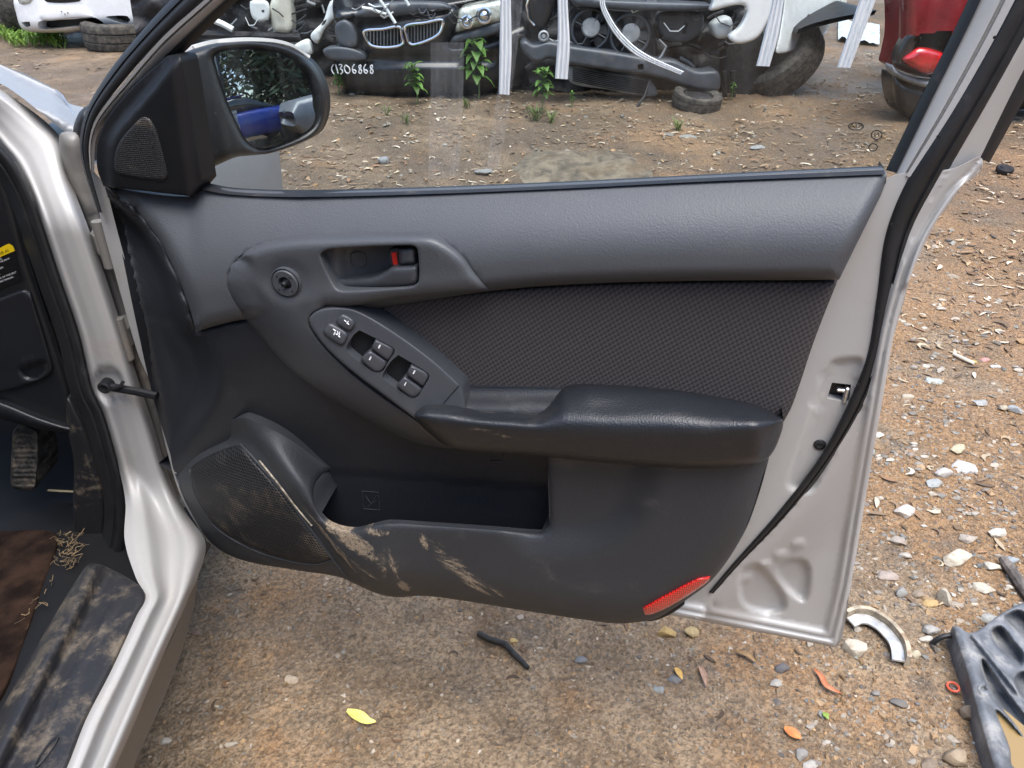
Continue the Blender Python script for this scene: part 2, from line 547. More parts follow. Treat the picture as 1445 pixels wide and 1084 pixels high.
def fabric_mat():
    t = NT('woven_fabric')
    X = t.xyz(); u, v = X[0], X[2]
    wob = t.math('MULTIPLY', t.noise(120, 2), 0.9)
    a = t.math('ADD', t.math('MULTIPLY', t.math('ADD', t.math('MULTIPLY', u, 120.0), t.math('MULTIPLY', v, -145.0)), 6.2832), wob)
    b = t.math('MULTIPLY', t.math('ADD', t.math('MULTIPLY', u, 180.0), t.math('MULTIPLY', v, 85.0)), 6.2832)
    h = t.math('ADD', t.math('MULTIPLY', t.math('SINE', a), 0.6), t.math('MULTIPLY', t.math('SINE', b), 0.4))
    hh = t.ramp(h, -0.9, 0.6)
    hh2 = t.math('MULTIPLY', hh, t.math('MULTIPLY_ADD', t.noise(700, 2), 0.5, 0.7))
    col = t.mix(hh2, (0.038, 0.034, 0.034), (0.074, 0.067, 0.067))
    col = t.mix(t.math('MULTIPLY', t.ramp(t.noise(14, 8, 0.7), 0.55, 0.8), 0.12), col, (0.2, 0.18, 0.16))
    t.bsdf(col, 0.9, 0, 0.2, t.bump(hh, 0.35, 0.0010))
    return t.m
m_fabric = fabric_mat()

def grille_mat(name, period, col0=(0.02, 0.021, 0.024), stains=None):
    t = NT(name)
    X = t.xyz(); k = 2 * math.pi / period
    su = t.math('SINE', t.math('MULTIPLY', t.math('ADD', X[0], t.math('MULTIPLY', X[2], 0.5)), k))
    sv = t.math('SINE', t.math('MULTIPLY', X[2], k * 1.0))
    h = t.math('MULTIPLY', su, sv)
    hole = t.ramp(t.math('ABSOLUTE', h), 0.25, 0.5)
    dust = t.ramp(t.noise(16, 4, 0.7, dist=0.4), 0.50, 0.72)
    base = t.mix(t.math('MULTIPLY', dust, 0.55), col0, (0.20, 0.16, 0.115))
    col = t.mix(hole, base, (0.002, 0.002, 0.002))
    t.bsdf(col, 0.55, 0, 0.4, t.bump(t.math('SUBTRACT', 1.0, hole), 0.8, 0.001))
    return t.m
m_spk = grille_mat('speaker_mesh', 0.0105)
m_tweet = grille_mat('tweeter_mesh', 0.0048)

def refl_mat():
    t = NT('red_reflector')
    X = t.xyz(); k = 2 * math.pi / 0.0055
    h = t.math('MULTIPLY', t.math('SINE', t.math('MULTIPLY', t.math('ADD', X[0], t.math('MULTIPLY', X[2], 0.6)), k)), t.math('SINE', t.math('MULTIPLY', t.math('SUBTRACT', X[0], t.math('MULTIPLY', X[2], 0.6)), k)))
    col = t.mix(t.ramp(h, -0.6, 0.7), (0.32, 0.004, 0.004), (0.95, 0.03, 0.02))
    t.bsdf(col, 0.2, 0, 0.6, t.bump(h, 0.5, 0.001), 0.8)
    return t.m
m_refl = refl_mat()

def glass_mat(name='window_glass', tint=(0.86, 0.90, 0.885), dust=0.055):
    t = NT(name)
    tr = t.n('ShaderNodeBsdfTransparent'); tr.inputs[0].default_value = tint + (1,)
    gl = t.n('ShaderNodeBsdfGlossy'); gl.inputs['Roughness'].default_value = 0.03
    fr = t.n('ShaderNodeFresnel'); fr.inputs[0].default_value = 1.5
    mx = t.n('ShaderNodeMixShader'); t.l(fr.outputs[0], mx.inputs[0]); t.l(tr.outputs[0], mx.inputs[1]); t.l(gl.outputs[0], mx.inputs[2])
    df = t.n('ShaderNodeBsdfDiffuse'); df.inputs[0].default_value = (0.62, 0.63, 0.62, 1)
    st = t.noise(7, 8, 0.7, vec=t.mapping((4.0, 1, 0.5)))
    sp = t.ramp(t.noise(210, 3, 0.6), 0.70, 0.76)
    d = t.math('ADD', t.math('MULTIPLY', t.ramp(st, 0.35, 0.8), dust), t.math('MULTIPLY', sp, 0.22))  # dust film, streaked and thickened to paint in haze and faint reflections
    m2 = t.n('ShaderNodeMixShader'); t.l(d, m2.inputs[0]); t.l(mx.outputs[0], m2.inputs[1]); t.l(df.outputs[0], m2.inputs[2])
    t.l(m2.outputs[0], t.out.inputs['Surface'])
    MATS[name] = t.m
    return t.m
m_glass = glass_mat()

# --- metal shell of the door (behind the trim, beyond the seal)
SEAL_IN = [(144,300),(127,235),(126,199),(136,166),(166,125),(227,55),(288,0),(520,-215),(740,-420),(880,-470),(1480,-480),(1610,-420),(1575,-300),(1432,0),(1335,170),(1280,255),(1250,330),(1237,420),(1224,500),(1200,562),(1160,640),(1100,720),(1030,800),(1000,836)]
SEAL_OUT = [(138,300),(116,230),(113,194),(122,155),(147,111),(183,64),(241,0),(470,-215),(700,-450),(860,-520),(1500,-530),(1680,-440),(1640,-300),(1474,0),(1402,130),(1330,255),(1290,330),(1264,420),(1243,512),(1217,580),(1172,652),(1113,727),(1042,800),(1008,838)]
SHELL = [(1252,252),(1268,246),(1345,238),(1383,222),(1387,234),(1374,251),(1361,258),(1344,281),(1321,313),(1305,345),(1288,382),(1278,412),(1262,470),(1248,550),(1232,640),(1212,760),(1200,830),(1188,900),(1180,914),(1180,914),(1060,890),(935,866),(935,866),(900,845),(1000,720),(1070,540),(1150,360),(1215,270)]
sil = cr(SEAL_IN[14:], 8, False); sil2 = cr(SEAL_OUT[14:], 8, False)
EDGE = cr([(1387,234),(1374,251),(1344,281),(1305,345),(1278,412),(1262,470),(1248,550),(1232,640),(1212,760),(1200,830),(1180,914),(1180,914),(1060,890),(935,866)], 6, False)
DENTS = [cr(p, 4) for p in ([(1046,806),(1062,796),(1075,800),(1104,838),(1108,858),(1090,866),(1052,856),(1043,838)], [(1096,800),(1112,790),(1132,790),(1142,800),(1140,838),(1134,848),(1120,840),(1098,815)])]
LATCHREC = cr([(1172,512),(1196,506),(1216,508),(1212,540),(1196,585),(1150,690),(1118,692),(1112,682),(1140,600),(1160,540)], 5)
BEAD = [cr([(a - 6, b - 4), (a + 8, b - 8), (a + 10, b), (a - 4, b + 5)], 3) for a, b in ((1125, 770), (1100, 786), (1078, 800), (1052, 818))]
def w_shell(V, do, d):
    ds = seg_dist(V, sil2, False)
    # right of the seal?
    k = np.array([((sil2 - q) ** 2).sum(1).argmin() for q in V])
    right = (V[:, 0] - sil2[k, 0]) + (V[:, 1] - sil2[k, 1]) * 0.5 > 0
    w = np.full(len(V), -0.012)
    w = np.where(right, -0.014 - 0.042 * sstep(ds, 2, 75), w)
    de = seg_dist(V, EDGE, False)
    w = w + 0.008 * sstep(de, 24, 13) * sstep(V[:, 1], 300, 430) - 0.005 * np.exp(-((de - 10.5) / 2.5) ** 2) - 0.005 * (1 - rnd(de, 5))
    for p in DENTS: w = w - 0.011 * sstep(sdist(V, p), -2, 5)
    for p in BEAD: w = w + 0.004 * sstep(sdist(V, p), -3, 3)
    w = w - 0.007 * sstep(sdist(V, LATCHREC), -3, 7)
    # a moulded channel beside the seal
    d2 = seg_dist(V, cr([(1360,262),(1322,310),(1300,345),(1282,400)], 6, False), False)
    w = w + 0.008 * np.exp(-(d2 / 7) ** 2)
    return w
LATCH = [(1174,540),(1201,543),(1201,543),(1198,568),(1198,568),(1167,563),(1167,563),(1174,540)]
shell = relief('inner_shell', SHELL, w_shell, m_silver, door, sp=4.5, rings=(1.2, 3, 5, 7, 9.5, 12, 15, 19, 23), holes=[LATCH], skirt=lambda lp, w0, li: np.where((seg_dist(lp, EDGE, False) < 4) | (li == 1), -0.105 if li == 0 else -0.04, w0 - 0.001), smooth_step=5)
relief('outer_skin', [(170,300),(170,300),(300,310),(1230,300),(1300,300),(1300,300),(1282,400),(1240,552),(1176,900),(1176,900),(950,850),(590,815),(480,785),(330,750),(260,650),(205,450)], -0.108, m_silver, door, sp=40, rings=())
# latch in its pocket
mb = MB(); c = DP([1184], [554], [-0.035])[0]
Rd = np.stack([DU, -DN, np.array([0, 0, 1.0])], 1)
mb.box(c, (0.05, 0.006, 0.045), Rd)
lt = mb.build('latch', m_deep, door)
mb = MB(); mb.box(DP([1193], [556], [-0.022])[0], (0.005, 0.012, 0.022), Rd, 0.0015); mb.box(DP([1188], [550], [-0.022])[0], (0.012, 0.008, 0.004), Rd, 0.001)
mb.build('latch_claw', m_steel, lt)
def plug(name, px, py, w, r, h, mat, parent=door, dome=0.35):
    mb = MB(); c = DP([px], [py], [w])[0]
    mb.lathe(c, DN, [(-0.004, r * 1.15), (0.001, r * 1.15), (h * 0.5, r), (h * (1 - dome * 0.3), r * 0.8), (h, r * 0.45), (h * 0.9, r * 0.2)], 20)
    return mb.build(name, mat, parent)
plug('rubber_buffer', 1156, 623, -0.026, 0.0085, 0.010, m_rubber)
plug('rubber_buffer', 1022, 862, -0.052, 0.009, 0.014, m_rubber)
plug('grommet', 1345, 245, -0.040, 0.0085, 0.006, m_rubber)

# --- hinge-side flange
loft('front_flange', [(127,236),(141,305),(165,395),(195,500),(215,548),(233,625),(255,700),(292,764)], [(150,262),(160,305),(184,395),(208,490),(226,560),(246,645),(274,722),(312,776)], -0.030, -0.026, m_silver, door, n=3, bulge=0.002)

# --- window frame, seal, glass
FR_IN = [(133,242),(136,194),(155,166),(195,124),(235,80),(322,0),(560,-215),(770,-390),(900,-430),(1450,-440),(1545,-400),(1510,-300),(1381,0),(1310,145),(1262,244)]
FR_OUT = [(127,240),(126,199),(136,166),(177,113),(227,55),(288,0),(520,-215),(740,-420),(880,-470),(1480,-480),(1610,-420),(1575,-300),(1432,0),(1352,145),(1284,250)]
def fr_prof(t):
    return 0.003 * math.sin(math.pi * t) - (0.005 if 0.62 < t < 0.72 else 0.0)
frame = loft('window_frame', FR_IN, FR_OUT, -0.022, -0.010, m_silver, door, n=20, prof=fr_prof)
RUN_A = [(1530,-400),(1498,-300),(1366,0),(1296,145),(1250,240)]; RUN_B = [(1548,-400),(1514,-300),(1384,0),(1313,145),(1265,244)]
loft('glass_run', RUN_A, RUN_B, -0.030, -0.018, m_rubber, frame, n=4, bulge=0.002)
loft('glass_run', [(250,84),(332,4),(570,-210),(782,-384)], [(232,80),(319,0),(557,-215),(768,-390)], -0.032, -0.018, m_rubber, frame, n=4, bulge=0.002)
def seal_prof(t): return 0.008 * math.sin(math.pi * t) ** 0.6 - 0.0035 * math.exp(-((t - 0.62) / 0.06) ** 2)
loft('door_seal', SEAL_IN, SEAL_OUT, -0.012, [-0.02] * 13 + [-0.03] * 1 + [-0.018] * 10, m_rubber, door, n=14, prof=seal_prof)
for a, b in ((1404, 53), (1324, 193), (1259, 317), (1241, 440), (1211, 543)):
    mb = MB(); mb.lathe(DP([a], [b], [-0.0025])[0], DN, [(-0.001, 0.0016), (0.0012, 0.0016)], 8); mb.build('seal_vent_hole', m_deep, door)
# outer frame beyond the seal and its rubber strip
OUTF_A = SEAL_OUT[9:16]; OUTF_B = [(870,-575),(1520,-580),(1740,-460),(1690,-300),(1515,-25),(1445,98),(1383,223)]
loft('outer_frame', OUTF_A, OUTF_B, -0.022, -0.045, m_silver, door, n=8, prof=lambda t: 0.004 * math.sin(math.pi * t) - (0.005 if 0.75 < t < 0.85 else 0))
loft('outer_weatherstrip', OUTF_B, [(880,-600),(1530,-605),(1770,-465),(1715,-300),(1540,-25),(1468,100),(1396,230)], -0.046, -0.060, m_rubber, door, n=4, bulge=0.004)
GL = [(250,95),(250,95),(335,0),(770,-396),(770,-396),(1545,-405),(1545,-405),(1374,0),(1256,243),(1256,243),(1000,256),(800,266),(420,280),(285,270),(285,270)]
pane = relief('window_glass', GL, -0.032, m_glass, door, sp=60, rings=())
loft('belt_seal', [(284,256),(330,265),(420,268),(600,264),(800,256),(1000,246),(1244,234)], [(285,268),(330,275),(420,278),(600,274),(800,266),(1000,256),(1250,246)], -0.030, -0.006, m_rubber, door, n=4, bulge=0.003)

# --- upper trim
D_OUT = [(692,409),(692,409),(675,388),(655,362),(634,345),(612,334),(590,332),(480,335),(400,340),(352,352),(327,374),(320,398),(332,428),(368,480),(420,532),(500,582),(560,614),(600,628),(640,635),(640,635),(608,612),(584,592),(540,562),(500,532),(466,500),(444,474),(435,455),(442,441),(460,434),(500,431),(560,421)]
D_c = cr(D_OUT, 5)
C_OUT = [(470,436),(470,436),(560,424),(692,411),(800,403),(950,398),(1182,396),(1182,396),(1150,478),(1118,572),(1103,600),(1103,600),(1060,606),(800,600),(640,600),(560,500)]
C_c = cr(C_OUT, 6)
YT = lambda x: np.interp(x, [150, 268, 285, 420, 600, 800, 1000, 1250], [262, 277, 265, 273, 268, 260, 250, 239])
YB = lambda x: np.interp(x, [150, 277, 340, 500, 690, 800, 950, 1183, 1250], [480, 468, 452, 440, 411, 402, 397, 395, 394])
A_OUT = [(149,262),(149,262),(200,272),(268,277),(285,265),(330,270),(420,273),(600,268),(800,260),(1000,250),(1235,239),(1250,241),(1250,262),(1250,262),(1216,330),(1184,395),(1184,395),(950,397),(800,402),(692,411),(500,440),(400,450),(340,452),(277,468),(277,468),(266,430),(248,385),(222,335),(188,295)]
A_c = cr(A_OUT, 5)
A_top = cr(A_OUT[1:12], 5, False); A_rest = cr(A_OUT[12:], 5, False)
def w_upper(V, cut=True):
    x, y = V[:, 0], V[:, 1]
    t = np.clip((y - YT(x)) / (YB(x) - YT(x)), 0, 1)
    w = -0.016 + 0.055 * np.sin(np.pi / 2 * np.clip(t / 0.78, 0, 1)) ** 0.9
    d2 = seg_dist(V, A_rest, False)
    w = w - 0.024 * (1 - rnd(d2, 20))
    return w - (0.06 * sstep(sdist(V, D_c), 5, 13) if cut else 0)
relief('upper_trim', A_OUT, lambda V, do, d: w_upper(V), m_vinyl, door, sp=7, skirt=lambda lp, w0, li: np.where(seg_dist(lp, A_top, False) < 2, -0.022, -0.062), rings=(1, 3, 6, 10, 15, 20))

# --- wall of the lower trim and the front recess
REC = cr([(140,258),(180,285),(215,320),(248,385),(268,450),(290,480),(305,520),(304,550),(288,588),(238,645),(205,560),(180,450),(150,330)], 5)
B_OUT = [(148,264),(148,264),(230,290),(330,330),(480,400),(620,500),(790,580),(800,770),(700,775),(480,775),(420,730),(330,640),(250,668),(240,640),(216,560),(191,450),(166,330)]
def w_base(V, do, d):
    x, y = V[:, 0], V[:, 1]
    wall = 0.020 - 0.040 * sstep(y, 480, 680)
    m = sstep(sdist(V, REC), -8, 26)
    w = wall * (1 - m) + (-0.026 - 0.026 * sstep(y, 430, 290) - 0.008 * sstep(sdist(V, REC), 26, 70)) * m
    line = np.interp(x, [440, 470, 772], [650, 664, 689])
    w = w - 0.004 * sstep(y - line, -1.5, 1.5) * (x > 440)
    sa = sdist(V, A_c); w = w - 0.055 * np.maximum(sstep(sa, -2, 8), sstep(sdist(V, C_c), 0, 10))
    # small moulded seam across the recess
    seam = np.abs(y - np.interp(x, [190, 275], [439, 463])); w = w - 0.002 * np.exp(-(seam / 1.5) ** 2) * m
    return w
relief('door_wall', B_OUT, w_base, m_wall, door, sp=7, skirt=-0.075, rings=(1.5, 4))

# --- lower trim with the map pocket cut into it
L_OUT = [(238,640),(238,640),(268,620),(300,604),(338,590),(350,591),(400,615),(470,664),(470,664),(456,669),(445,682),(442,698),(447,718),(462,737),(485,746),(505,747),(525,742),(548,737),(600,740),(690,746),(755,751),(768,750),(775,740),(775,740),(772,640),(772,640),(900,652),(1000,656),(1085,648),(1085,648),(1070,700),(1050,752),(1008,815),(962,851),(926,873),(900,878),(870,880),(820,874),(760,865),(680,852),(620,843),(590,841),(560,843),(530,837),(480,815),(420,805),(340,790),(300,768),(270,724),(252,685)]
L_bot = cr([(1085,648),(1050,752),(1008,815),(962,851),(926,873),(870,880),(760,865),(680,852),(620,843),(590,841),(560,843),(530,837),(480,815),(420,805),(340,790),(300,768),(270,724),(238,640)], 6, False)
RIDGE = cr([(343,592),(362,612),(385,640),(432,706),(470,765),(505,815),(520,838)], 5, False)
TLE = cr([(238,640),(268,620),(300,604),(330,592)], 5, False)
PLIP = cr([(470,664),(456,669),(445,682),(442,698),(447,718),(462,737),(485,746),(505,747),(525,742),(548,737),(600,740),(690,746),(755,751),(768,750),(775,740),(772,640)], 5, False)
SCOOP = cr([(740,640),(905,640),(908,680),(890,725),(850,752),(800,762),(740,750)], 6)
def w_lower(V):
    x, y = V[:, 0], V[:, 1]
    dr = seg_dist(V, RIDGE, False)
    k = np.array([((RIDGE - q) ** 2).sum(1).argmin() for q in V])
    leftm = (V[:, 0] - RIDGE[k, 0]) * 0.8 - (V[:, 1] - RIDGE[k, 1]) * 0.6 < 0
    rh = 0.014 + 0.030 * sstep(y, 588, 700)
    wl = rh - 0.010 * sstep(dr, 0, 14) - 0.044 * sstep(dr, 10, 190)
    s_ = sstep(dr, 2, 56); wedge = rh * (1 - s_) + (0.022 - 0.040 * sstep(y, 480, 680)) * s_
    band = 0.048 + 0.0 * x
    kf = sstep(y, 690, 742)
    wr = wedge * (1 - kf) + band * kf
    wr = np.where(x > 560, band, wr)
    wl = wl - 0.034 * (1 - sstep(seg_dist(V, TLE, False), 0, 55)) * sstep(dr, 6, 40)
    w = np.where(leftm, wl, wr)
    w = w - 0.018 * sstep(sdist(V, SCOOP), -34, 30)
    db = seg_dist(V, L_bot, False)
    w = w - np.where(leftm, 0.014, 0.030) * (1 - rnd(db, 42))
    dl = seg_dist(V, PLIP, False)
    w = w - 0.007 * (1 - rnd(dl, 11))
    # bottle bulge
    bx = np.exp(-(((x - 525) / 55) ** 2 + ((y - 790) / 60) ** 2)); w = w + 0.012 * bx * (~leftm)
    return w
def sk_lower(lp, w0, li):
    lip = (seg_dist(lp, PLIP, False) < 3) & (lp[:, 1] > 722) & (lp[:, 0] < 766) & (lp[:, 0] > 450)
    return np.where(lip, w0 - 0.006, -0.030)
lower = relief('lower_trim', L_OUT, lambda V, do, d: w_lower(V), m_trim, door, sp=6, rings=(1, 3, 6, 10), skirt=sk_lower, smooth_step=5)
SPK = [(268,663),(289,646),(324,631),(339,629),(354,646),(395,693),(437,749),(466,787),(443,794),(395,786),(348,769),(304,742),(280,708),(271,684)]
relief('speaker_grille', SPK, lambda V, do, d: w_lower(V) + 0.0005 + 0.0035 * rnd(do, 5), m_spk, lower, sp=9, rings=(1.5, 5), smooth_step=5)
def rib(name, pts, wf, r, mat, parent, off=0.001):
    c = cr(pts, 5, False); w = wf(c) + off
    mb = MB(); mb.tube(DP(c[:, 0], c[:, 1], w), r, 6); return mb.build(name, mat, parent)
rib('grille_rim', [(268,663),(271,684),(280,708),(304,744),(348,772),(395,789),(443,797),(468,791)], w_lower, 0.0012, m_trim, lower)
rib('grille_rim', [(339,627),(356,645),(397,692),(439,748),(470,790),(490,815)], w_lower, 0.0022, m_trim, lower)
# scratch of pale plastic along the grille edge
rib('scuffed_edge', [(366,650),(392,682),(418,716),(440,742)], w_lower, 0.0014, simple('scuff_pale', (0.30, 0.26, 0.20), 0.8, var=0.6, vs=150), lower, 0.0025)
# recycling square moulded in the pocket, pull slot above it
mb = MB()
for a, b in (((511,693),(534,695)), ((534,695),(536,720)), ((536,720),(513,718)), ((513,718),(511,693)), ((516,700),(524,712)), ((524,712),(531,699)), ((519,715),(531,706))):
    c2 = DP([a[0], b[0]], [a[1], b[1]], w_base(np.array([a, b], float), None, None) + 0.0006); mb.tube(c2, 0.0007, 5)
mb.build('moulded_mark', m_satin, door)
mb = MB()
c2 = np.array([(692,640),(692,650),(709,651),(709,642)], float); mb.tube(DP(c2[:, 0], c2[:, 1], w_base(c2, None, None) + 0.001), 0.0009, 5); mb.build('screw_cover', m_satin, door)
# rear reflector and end cap
relief('reflector', [(907,858),(907,858),(940,840),(985,817),(1002,814),(1002,814),(1000,820),(975,838),(935,861),(911,868)], lambda V, do, d: w_lower(V) + 0.002 + 0.003 * rnd(do, 4), m_refl, door, sp=6, rings=(1, 3), skirt=0.0, smooth_step=4)
relief('end_cap', [(905,868),(905,868),(935,864),(960,852),(966,853),(940,870),(914,877)], lambda V, do, d: 0.012 + 0.003 * rnd(do, 4), m_black, door, sp=6, rings=(1, 3), skirt=-0.02, smooth_step=4)

# --- fabric insert
relief('fabric_insert', C_OUT, lambda V, do, d: 0.008 + 0.006 * rnd(do, 30) - 0.004 * (1 - rnd(do, 6)), m_fabric, door, sp=12, rings=(1.5, 4, 9, 18), skirt=-0.03)

# --- spear-shaped bezel that carries the handle and the mirror control
D_top = cr([(692,409),(675,388),(655,362),(634,345),(612,334),(590,332),(480,335),(400,340),(352,352),(327,374)], 5, False)
D_low = cr([(327,374),(320,398),(332,428),(368,480),(420,532),(500,582),(560,614),(600,628),(640,635)], 5, False)
def w_bezel(V):
    x, y = V[:, 0], V[:, 1]
    d1 = seg_dist(V, D_low, False); d2 = seg_dist(V, D_top, False)
    w = 0.006 + 0.052 * rnd(d1, 62)
    cap = 0.036 + 0.016 * rnd(d2, 16) + 0.012 * sstep(y, 380, 470)
    w = np.minimum(w, cap)
    ba = sstep(y, 470, 430) * sstep(x, 660, 560)
    w = w * (1 - ba) + np.maximum(w, w_upper(V, False) + 0.001 + 0.012 * rnd(np.minimum(d1, d2), 26)) * ba
    w = w - 0.006 * sstep(x, 580, 690)
    # inner lower edge rolls in towards the fabric
    edge = seg_dist(V, cr([(692,410),(560,422),(500,432),(460,434)], 5, False), False)
    w = w - 0.014 * (1 - rnd(edge, 22))
    kn = np.hypot(x - 405, y - 399); w = w - 0.002 * sstep(kn, 34, 24)
    return w
CUP = [(452,360),(460,353),(480,350),(575,346),(586,348),(590,356),(591,396),(584,404),(560,407),(490,411),(477,409),(470,401)]
bez = relief('handle_bezel', D_OUT, lambda V, do, d: w_bezel(V) - 0.0012 * (1 - rnd(d, 4)), m_bezel, door, sp=7, rings=(1, 3, 6, 10, 16), holes=[CUP], skirt=lambda lp, w0, li: np.full(len(lp), -0.004 if li == 0 else 0.012), smooth_step=4)
# cup and lever
relief('handle_cup', [(446,352),(520,344),(595,342),(596,410),(520,416),(466,412)], lambda V, do, d: 0.026 - 0.008 * np.exp(-((V[:, 0] - 530) / 40) ** 2) + 0.010 * sstep(V[:, 0], 495, 472), m_bezel, bez, sp=8, rings=(2,))
mb = MB()
sq = cr([(497,357),(508,356),(516,360),(517,370),(512,377),(503,378),(496,372),(495,362)], 3); sq = np.concatenate([sq, sq[:1]])
mb.tube(DP(sq[:, 0], sq[:, 1], np.interp(sq[:, 0], [495, 520], [0.0232, 0.0190])), 0.0006, 5); mb.build('moulded_square', m_satin, bez)
LEV = [(471,393),(471,393),(500,393),(530,390),(546,382),(553,377),(565,376),(589,375),(589,375),(590,397),(583,403),(556,406),(492,410),(480,408),(474,401)]
hd = relief('door_handle', LEV, lambda V, do, d: 0.030 + 0.012 * sstep(V[:, 0], 470, 560) + 0.008 * rnd(do, 8), m_satin, door, sp=5, rings=(0.7, 2, 4, 7), skirt=0.010, smooth_step=4)
relief('lock_tab', [(562,351),(562,351),(584,349),(586,351),(587,373),(587,373),(566,375),(564,373)], lambda V, do, d: 0.034 + 0.010 * rnd(do, 7), m_bezel, hd, sp=4, rings=(0.7, 2, 4), skirt=0.01, smooth_step=3)
lk = relief('lock_base', [(550,352),(562,350),(564,375),(552,376)], lambda V, do, d: 0.029 + 0.004 * rnd(do, 3), m_satin, hd, sp=4, rings=(1,), skirt=0.01, smooth_step=3)
relief('lock_indicator', [(552,357),(552,357),(559,356),(559,356),(561,373),(561,373),(555,374),(555,374)], 0.0345, m_redtab, hd, sp=4, rings=(), skirt=0.029, smooth_step=3)
# mirror joystick
kw = float(w_bezel(np.array([[405.0, 399.0]]))[0])
mb = MB(); kc = DP([405], [398], [kw])[0]
mb.lathe(kc, DN, [(-0.003, 0.0200), (0.0035, 0.0198), (0.004, 0.0188), (0.0005, 0.0180)], 40, cap0=False, cap1=True)
kn = mb.build('mirror_switch', m_bezel, door)
mb = MB(); mb.lathe(kc, DN, [(0.000, 0.0172), (0.005, 0.0170), (0.006, 0.0160), (0.0058, 0.0088), (0.001, 0.0084)], 40, cap0=False); mb.build('dial_ring', m_bezel, kn)
mb = MB(); mb.lathe(kc, DN, [(0.001, 0.008), (0.002, 0.0065), (0.004, 0.0036), (0.009, 0.0034), (0.0105, 0.0024), (0.011, 0.0008)], 24); mb.build('joystick', m_black, kn)
mb = MB()
for a in (45, 135, 225, 315):
    p = kc + DN * 0.0062 + DU * 0.0125 * math.cos(R(a)) + np.array([0, 0, 0.0125 * math.sin(R(a))])
    mb.box(p, (0.0022, 0.0006, 0.0012), Rd)
mb.build('dial_mark', m_deep, kn)

# --- window switch panel
E_OUT = [(436,452),(444,441),(460,435),(480,434),(500,437),(530,452),(570,478),(610,508),(640,535),(652,549),(658,580),(658,580),(620,581),(600,584),(590,588),(586,591),(586,591),(545,560),(505,530),(470,500),(448,475)]
def w_sw(V):
    s = -0.68 * (V[:, 0] - 545) + 0.73 * (V[:, 1] - 515)
    return 0.056 + 0.00028 * s
def quad(cx, cy, a, b, ang=36.5, rr=0.3):             # rounded rectangle on the slanted panel, half sizes a x b in photo px
    c_, s_ = math.cos(R(ang)), math.sin(R(ang))
    pts = []
    for sx, sy in ((-1, -1), (1, -1), (1, 1), (-1, 1)):
        for k in ((0, 1) if sx * sy > 0 else (1, 0)):
            x = sx * a * (1 - (rr if k == 0 else 0)) if k == 0 else sx * a
            y = sy * b if k == 0 else sy * b * (1 - rr)
            pts.append((x, y))
    # order
    pts = sorted(pts, key=lambda q: math.atan2(q[1] / b, q[0] / a))
    # local x runs along the panel, local y across it (towards lower left)
    return [(cx + x * c_ - y * 0.62, cy + x * s_ + y * 0.78) for x, y in pts]
W1 = [(507,466),(507,466),(554,490),(557,496),(548,510),(541,523),(535,526),(525,524),(490,497),(489,490),(498,474)]
W2 = [(562,501),(562,501),(602,525),(606,531),(598,546),(590,559),(584,562),(576,560),(541,535),(540,529),(551,511)]
def sw_holes(): return [W1, W2]
swp = relief('switch_panel', E_OUT, lambda V, do, d: w_sw(V) - 0.0018 * (1 - rnd(do, 4)), m_satin, door, sp=6, rings=(0.8, 2, 4), holes=sw_holes(), skirt=lambda lp, w0, li: (w0 - 0.03) if li == 0 else (w0 - 0.014), smooth_step=4)
for hole in (W1, W2):
    relief('switch_well', [(x + (3 if x > np.mean([p[0] for p in hole]) else -3), y + (3 if y > np.mean([p[1] for p in hole]) else -3)) for x, y in hole], lambda V, do, d: w_sw(V) - 0.013, m_black, swp, sp=8, rings=(), smooth_step=4)
def key(name, pts, lift, mat=m_satin, sk=-0.013, rn=3.0, tilt=0.0, c0=None):
    c0 = c0 or np.mean(np.array(pts), 0)
    return relief(name, pts, lambda V, do, d: w_sw(V) + lift - 0.004 * (1 - rnd(do, rn)) + tilt * ((V[:, 0] - c0[0]) * 0.8 + (V[:, 1] - c0[1]) * 0.6), mat, swp, sp=4, rings=(0.6, 1.5, 3), skirt=lambda lp, w0, li: np.minimum(w0 - 0.002, w_sw(lp) + sk), smooth_step=3)
def mark(parent, px, py, dx, dy, r, lift):
    a = np.array([(px - dx, py - dy), (px + dx, py + dy)], float)
    mb = MB(); mb.tube(DP(a[:, 0], a[:, 1], w_sw(a) + lift), r, 6); mb.build('mark', m_whitemark, parent)
for (ox, oy) in ((0, 0), (51, 36)):
    k1 = key('window_switch', [(530,479),(530,479),(551,489),(556,494),(549,508),(546,509),(546,509),(524,492),(524,490)] if ox == 0 else [(580,515),(580,515),(601,525),(605,531),(598,545),(596,546),(596,546),(574,529),(574,526)], 0.003, tilt=-0.00012)
    k2 = key('window_switch', [(522,494),(522,494),(545,510),(546,513),(539,523),(534,525),(526,523),(510,509),(509,506)] if ox == 0 else [(571,531),(571,531),(595,548),(596,551),(589,559),(584,561),(577,559),(561,546),(560,543)], 0.003, tilt=-0.00012)
    mark(k1, 535.5 + ox * 0.96, 489 + oy, 1.2, -2.4, 0.0010, 0.0035); mark(k2, 522.5 + ox * 0.97, 505.5 + oy, 1.2, -2.4, 0.0010, 0.0035)
b1 = key('lock_button', [(481,444),(487,444),(500,452),(502,456),(496,466),(491,467),(476,458),(474,454)], 0.0045, rn=4)
b2 = key('child_lock_button', [(463,457),(469,457),(489,469),(491,474),(485,486),(480,487),(457,472),(456,468)], 0.0045, rn=4)
for px, py, dx, dy in ((487, 453, 1.5, 1.2), (490.5, 455, 1.4, -1.6), (491, 457, 1.6, 1.2)): mark(b1, px, py, dx, dy, 0.0007, 0.0048)
